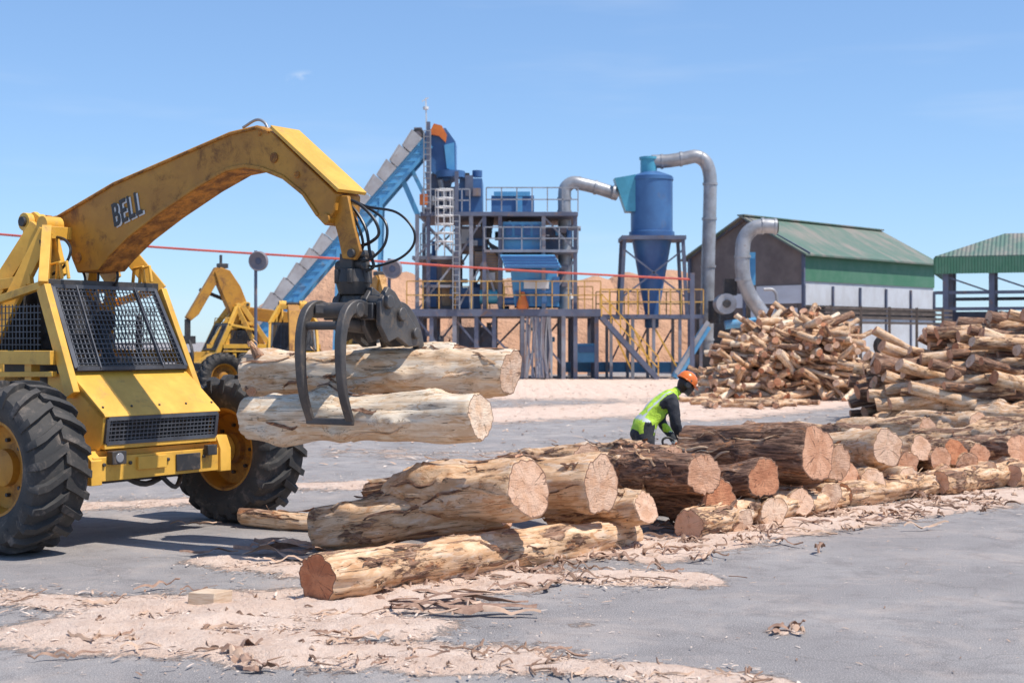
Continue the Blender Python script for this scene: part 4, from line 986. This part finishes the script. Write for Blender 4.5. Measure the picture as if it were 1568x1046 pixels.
mb=MB(); c=W(1356,530,48); mb.lathe([(.2,-.12),(.3,-.16),(.40,-.12),(.41,0),(.40,.12),(.3,.16),(.2,.12),(.2,-.12)],c,V((.15,1,0)),32,0); mb.lathe([(.2,-.05),(.0001,-.05)],c,V((.15,1,0)),24,1)
mb.box(V((c.x,c.y+.2,c.z/2-.2)),(.9,.3,c.z-.4),1); mb.obj('spare_tyre',['rubber','panel'])

def heap(cx,cy,wx,wy,H,rr,LL,ang,jit,prof,kinds,pj=.2):
    L=Logs(); z=rr[0]
    while z<H:
        y=-wy/2
        while y<wy/2:
            x=-wx/2+random.uniform(0,.6)
            while x<wx/2:
                hl=H*prof((x/wx)+.5)*max(0,1-(abs(y)/(wy/2))**2.2)**.5*(1+.18*noise.noise(V((x*.8,y*.8,3))))
                if z<hl+.08 and (z>hl-.9):
                    r=random.uniform(*rr); l=random.uniform(*LL); a=ang+random.gauss(0,jit); pt_=random.gauss(0,pj)
                    d=V((math.cos(a),math.sin(a),pt_)).normalized()*l/2; c=V((cx+x,cy+y,z+random.uniform(-.10,.12)))
                    if c.z-abs(d.z)<r: c.z=r+abs(d.z)
                    L.log(c-d,c+d,r,r*random.uniform(.65,1),random.choice(kinds),nr=10,nl=8,bend=.09,knots=0,rough=.6,ekind=random.uniform(.2,.95))
                x+=random.uniform(.6,1.0)*LL[0]*.55
            y+=rr[1]*1.6
        z+=rr[1]*1.4
    return L
def pr1(t): return max(0,min(1,min((t+.02)/.42,(1.03-t)/.10)))**.75
def pr2(t): return .60 if t<.2 else min(1,.60+(t-.2)*1.6)
L=heap(8.75,46.5,4.0,4.4,2.6,(.07,.14),(1.1,2.3),.1,.85,pr1,[.1,.35,.45,.5,.35,.65],.32); L.obj('log_heap')
L=heap(11.5,33.0,4.4,4.0,2.25,(.09,.18),(1.9,3.0),0.0,.33,pr2,[.35,.45,.55,.7,.8,.5],.20); L.obj('log_heap')
L=Logs()
for i in range(30):
    x=random.uniform(5.4,8.6); y=random.uniform(39,44); a=random.uniform(0,3); d=V((math.cos(a),math.sin(a),0))*random.uniform(.3,.8); L.log(V((x,y,.1))-d,V((x,y,.1))+d,.08,.06,.5,nr=8,nl=7,knots=0)
L.obj('log_heap')

def mound(name,cx,cy,wx,wy,H,seed):
    n=70; vs=[];fs=[]
    for j in range(n+1):
        for i in range(n+1):
            u=i/n*2-1; v=j/n*2-1; x=cx+u*wx; y=cy+v*wy
            r=math.sqrt(u*u+v*v); h=max(0,1-r)**.85*(1+.25*noise.noise(V((u*2,v*2,seed))))
            h=H*min(h*1.3,1)*(1+.12*noise.noise(V((u*4,v*4,seed))))+.12*noise.noise(V((x*.9,y*.9,seed)))*(1 if r<.95 else 0)-.05
            vs.append((x,y,h))
    for j in range(n):
        for i in range(n): a=j*(n+1)+i; fs.append((a,a+1,a+n+2,a+n+1))
    mb=MB(); mb.add(vs,fs,0,True); mb.obj(name,['mound'],recalc=False)
mound('sawdust_mound',-10.0,100,13,10,6.8,1); mound('sawdust_mound',3,98,13,9,6.2,2); mound('sawdust_mound',9.5,100,9,9,6.5,5); mound('sawdust_mound',-1,84,7,5,3.2,8)

mb=MB(); a=W(-60,354,60); b=W(1060,428,66)
m_=(a+b)/2; m_.z-=.12
mb.tube([a,a.lerp(m_,.5)-Z*.08,m_,b.lerp(m_,.5)-Z*.05,b],.05,8,0,spline=5)
mb.beam(V((a.x,a.y,0)),V((a.x,a.y,a.z+.2)),.2,.2,1); mb.beam(V((b.x,b.y,0)),V((b.x,b.y,b.z+.3)),.2,.2,1)
mb.obj('overhead_pipeline',['red','steelb'])
for px,py in((396,400),(601,412)):
    mb=MB(); c=W(px,py,40); nrm=V((-.2,-1,-.1)).normalized(); mb.lathe([(.0001,.02),(.12,.03),(.20,.06),(.26,.09),(.28,.06),(.28,-.03),(.18,-.10),(.0001,-.13)],c,nrm,28,0); mb.lathe([(.0001,.05),(.08,.045),(.10,.02)],c,nrm,20,1)
    mb.cyl(V((c.x-.1,c.y+.1,0)),V((c.x-.1,c.y+.1,c.z+.3)),.045,n=10,m=1); mb.beam(c,V((c.x-.1,c.y+.1,c.z)),.06,.06,1)
    mb.obj('yard_dish',['panel','steelb'])  # grey-rimmed dish on a pole, gives no light

# ------------------------------------------------------------------ sky, sun, camera
el=math.radians(62); az=math.atan2(.91,-.41)
w=bpy.data.worlds.new('World'); scene.world=w; w.use_nodes=True; nt=w.node_tree; nt.nodes.clear()
o=N(nt,'ShaderNodeOutputWorld'); bg=N(nt,'ShaderNodeBackground'); sk=N(nt,'ShaderNodeTexSky'); sk.sky_type='NISHITA'; sk.sun_disc=False
sk.sun_elevation=el; sk.sun_rotation=az; sk.air_density=1.0; sk.dust_density=.3; sk.ozone_density=2.2; sk.altitude=1000
s1=mix(nt,1.0,sk.outputs[0],(.12,.12,.12),'MULTIPLY'); gm=N(nt,'ShaderNodeGamma'); nt.links.new(s1,gm.inputs[0]); gm.inputs[1].default_value=.68
s2=mix(nt,1.0,gm.outputs[0],(4.9,6.35,8.2),'MULTIPLY')
# faint wisp of cloud and streaky haze fixed in the sky dome
tc=N(nt,'ShaderNodeTexCoord').outputs['Generated']
nv=N(nt,'ShaderNodeVectorMath',operation='NORMALIZE'); nt.links.new(tc,nv.inputs[0])
cd=V((-.145,1.0,.184)).normalized()
sb=N(nt,'ShaderNodeVectorMath',operation='SUBTRACT'); nt.links.new(nv.outputs[0],sb.inputs[0]); sb.inputs[1].default_value=cd
ml=N(nt,'ShaderNodeVectorMath',operation='MULTIPLY'); nt.links.new(sb.outputs[0],ml.inputs[0]); ml.inputs[1].default_value=(1,1,2.2)
ln=N(nt,'ShaderNodeVectorMath',operation='LENGTH'); nt.links.new(ml.outputs[0],ln.inputs[0])
cn=noi(nt,mapping(nt,nv.outputs[0],(60,60,120)),1.0,4,.6)
cm=math_(nt,'MULTIPLY',step(nt,ln.outputs['Value'],.016,.002),step(nt,cn,.40,.65))
hz=math_(nt,'MULTIPLY',step(nt,noi(nt,mapping(nt,nv.outputs[0],(3,3,22)),1.0,4,.6),.5,.75),.12)
s3=mix(nt,math_(nt,'ADD',math_(nt,'MULTIPLY',cm,.45),hz),s2,(6.2,6.5,6.9))
bg.inputs[1].default_value=.15; nt.links.new(s3,bg.inputs[0]); nt.links.new(bg.outputs[0],o.inputs[0])
sl=bpy.data.lights.new('sun','SUN'); sl.energy=5.0; sl.angle=math.radians(.5); sl.color=(1,.955,.885)
so=bpy.data.objects.new('sun',sl); scene.collection.objects.link(so)
ds=V((math.sin(az)*math.cos(el),math.cos(az)*math.cos(el),math.sin(el))); so.rotation_euler=ds.to_track_quat('Z','Y').to_euler()
cam=bpy.data.cameras.new('camera'); cam.lens=50; cam.sensor_width=36; cam.clip_end=8000; cam.clip_start=.1
cam.dof.use_dof=True; cam.dof.focus_distance=12.5; cam.dof.aperture_fstop=3.2
co=bpy.data.objects.new('camera',cam); scene.collection.objects.link(co); co.location=(0,0,CH); co.rotation_euler=(math.radians(90),0,0)
scene.camera=co
scene.view_settings.view_transform='Standard'; scene.view_settings.look='None'; scene.view_settings.exposure=0
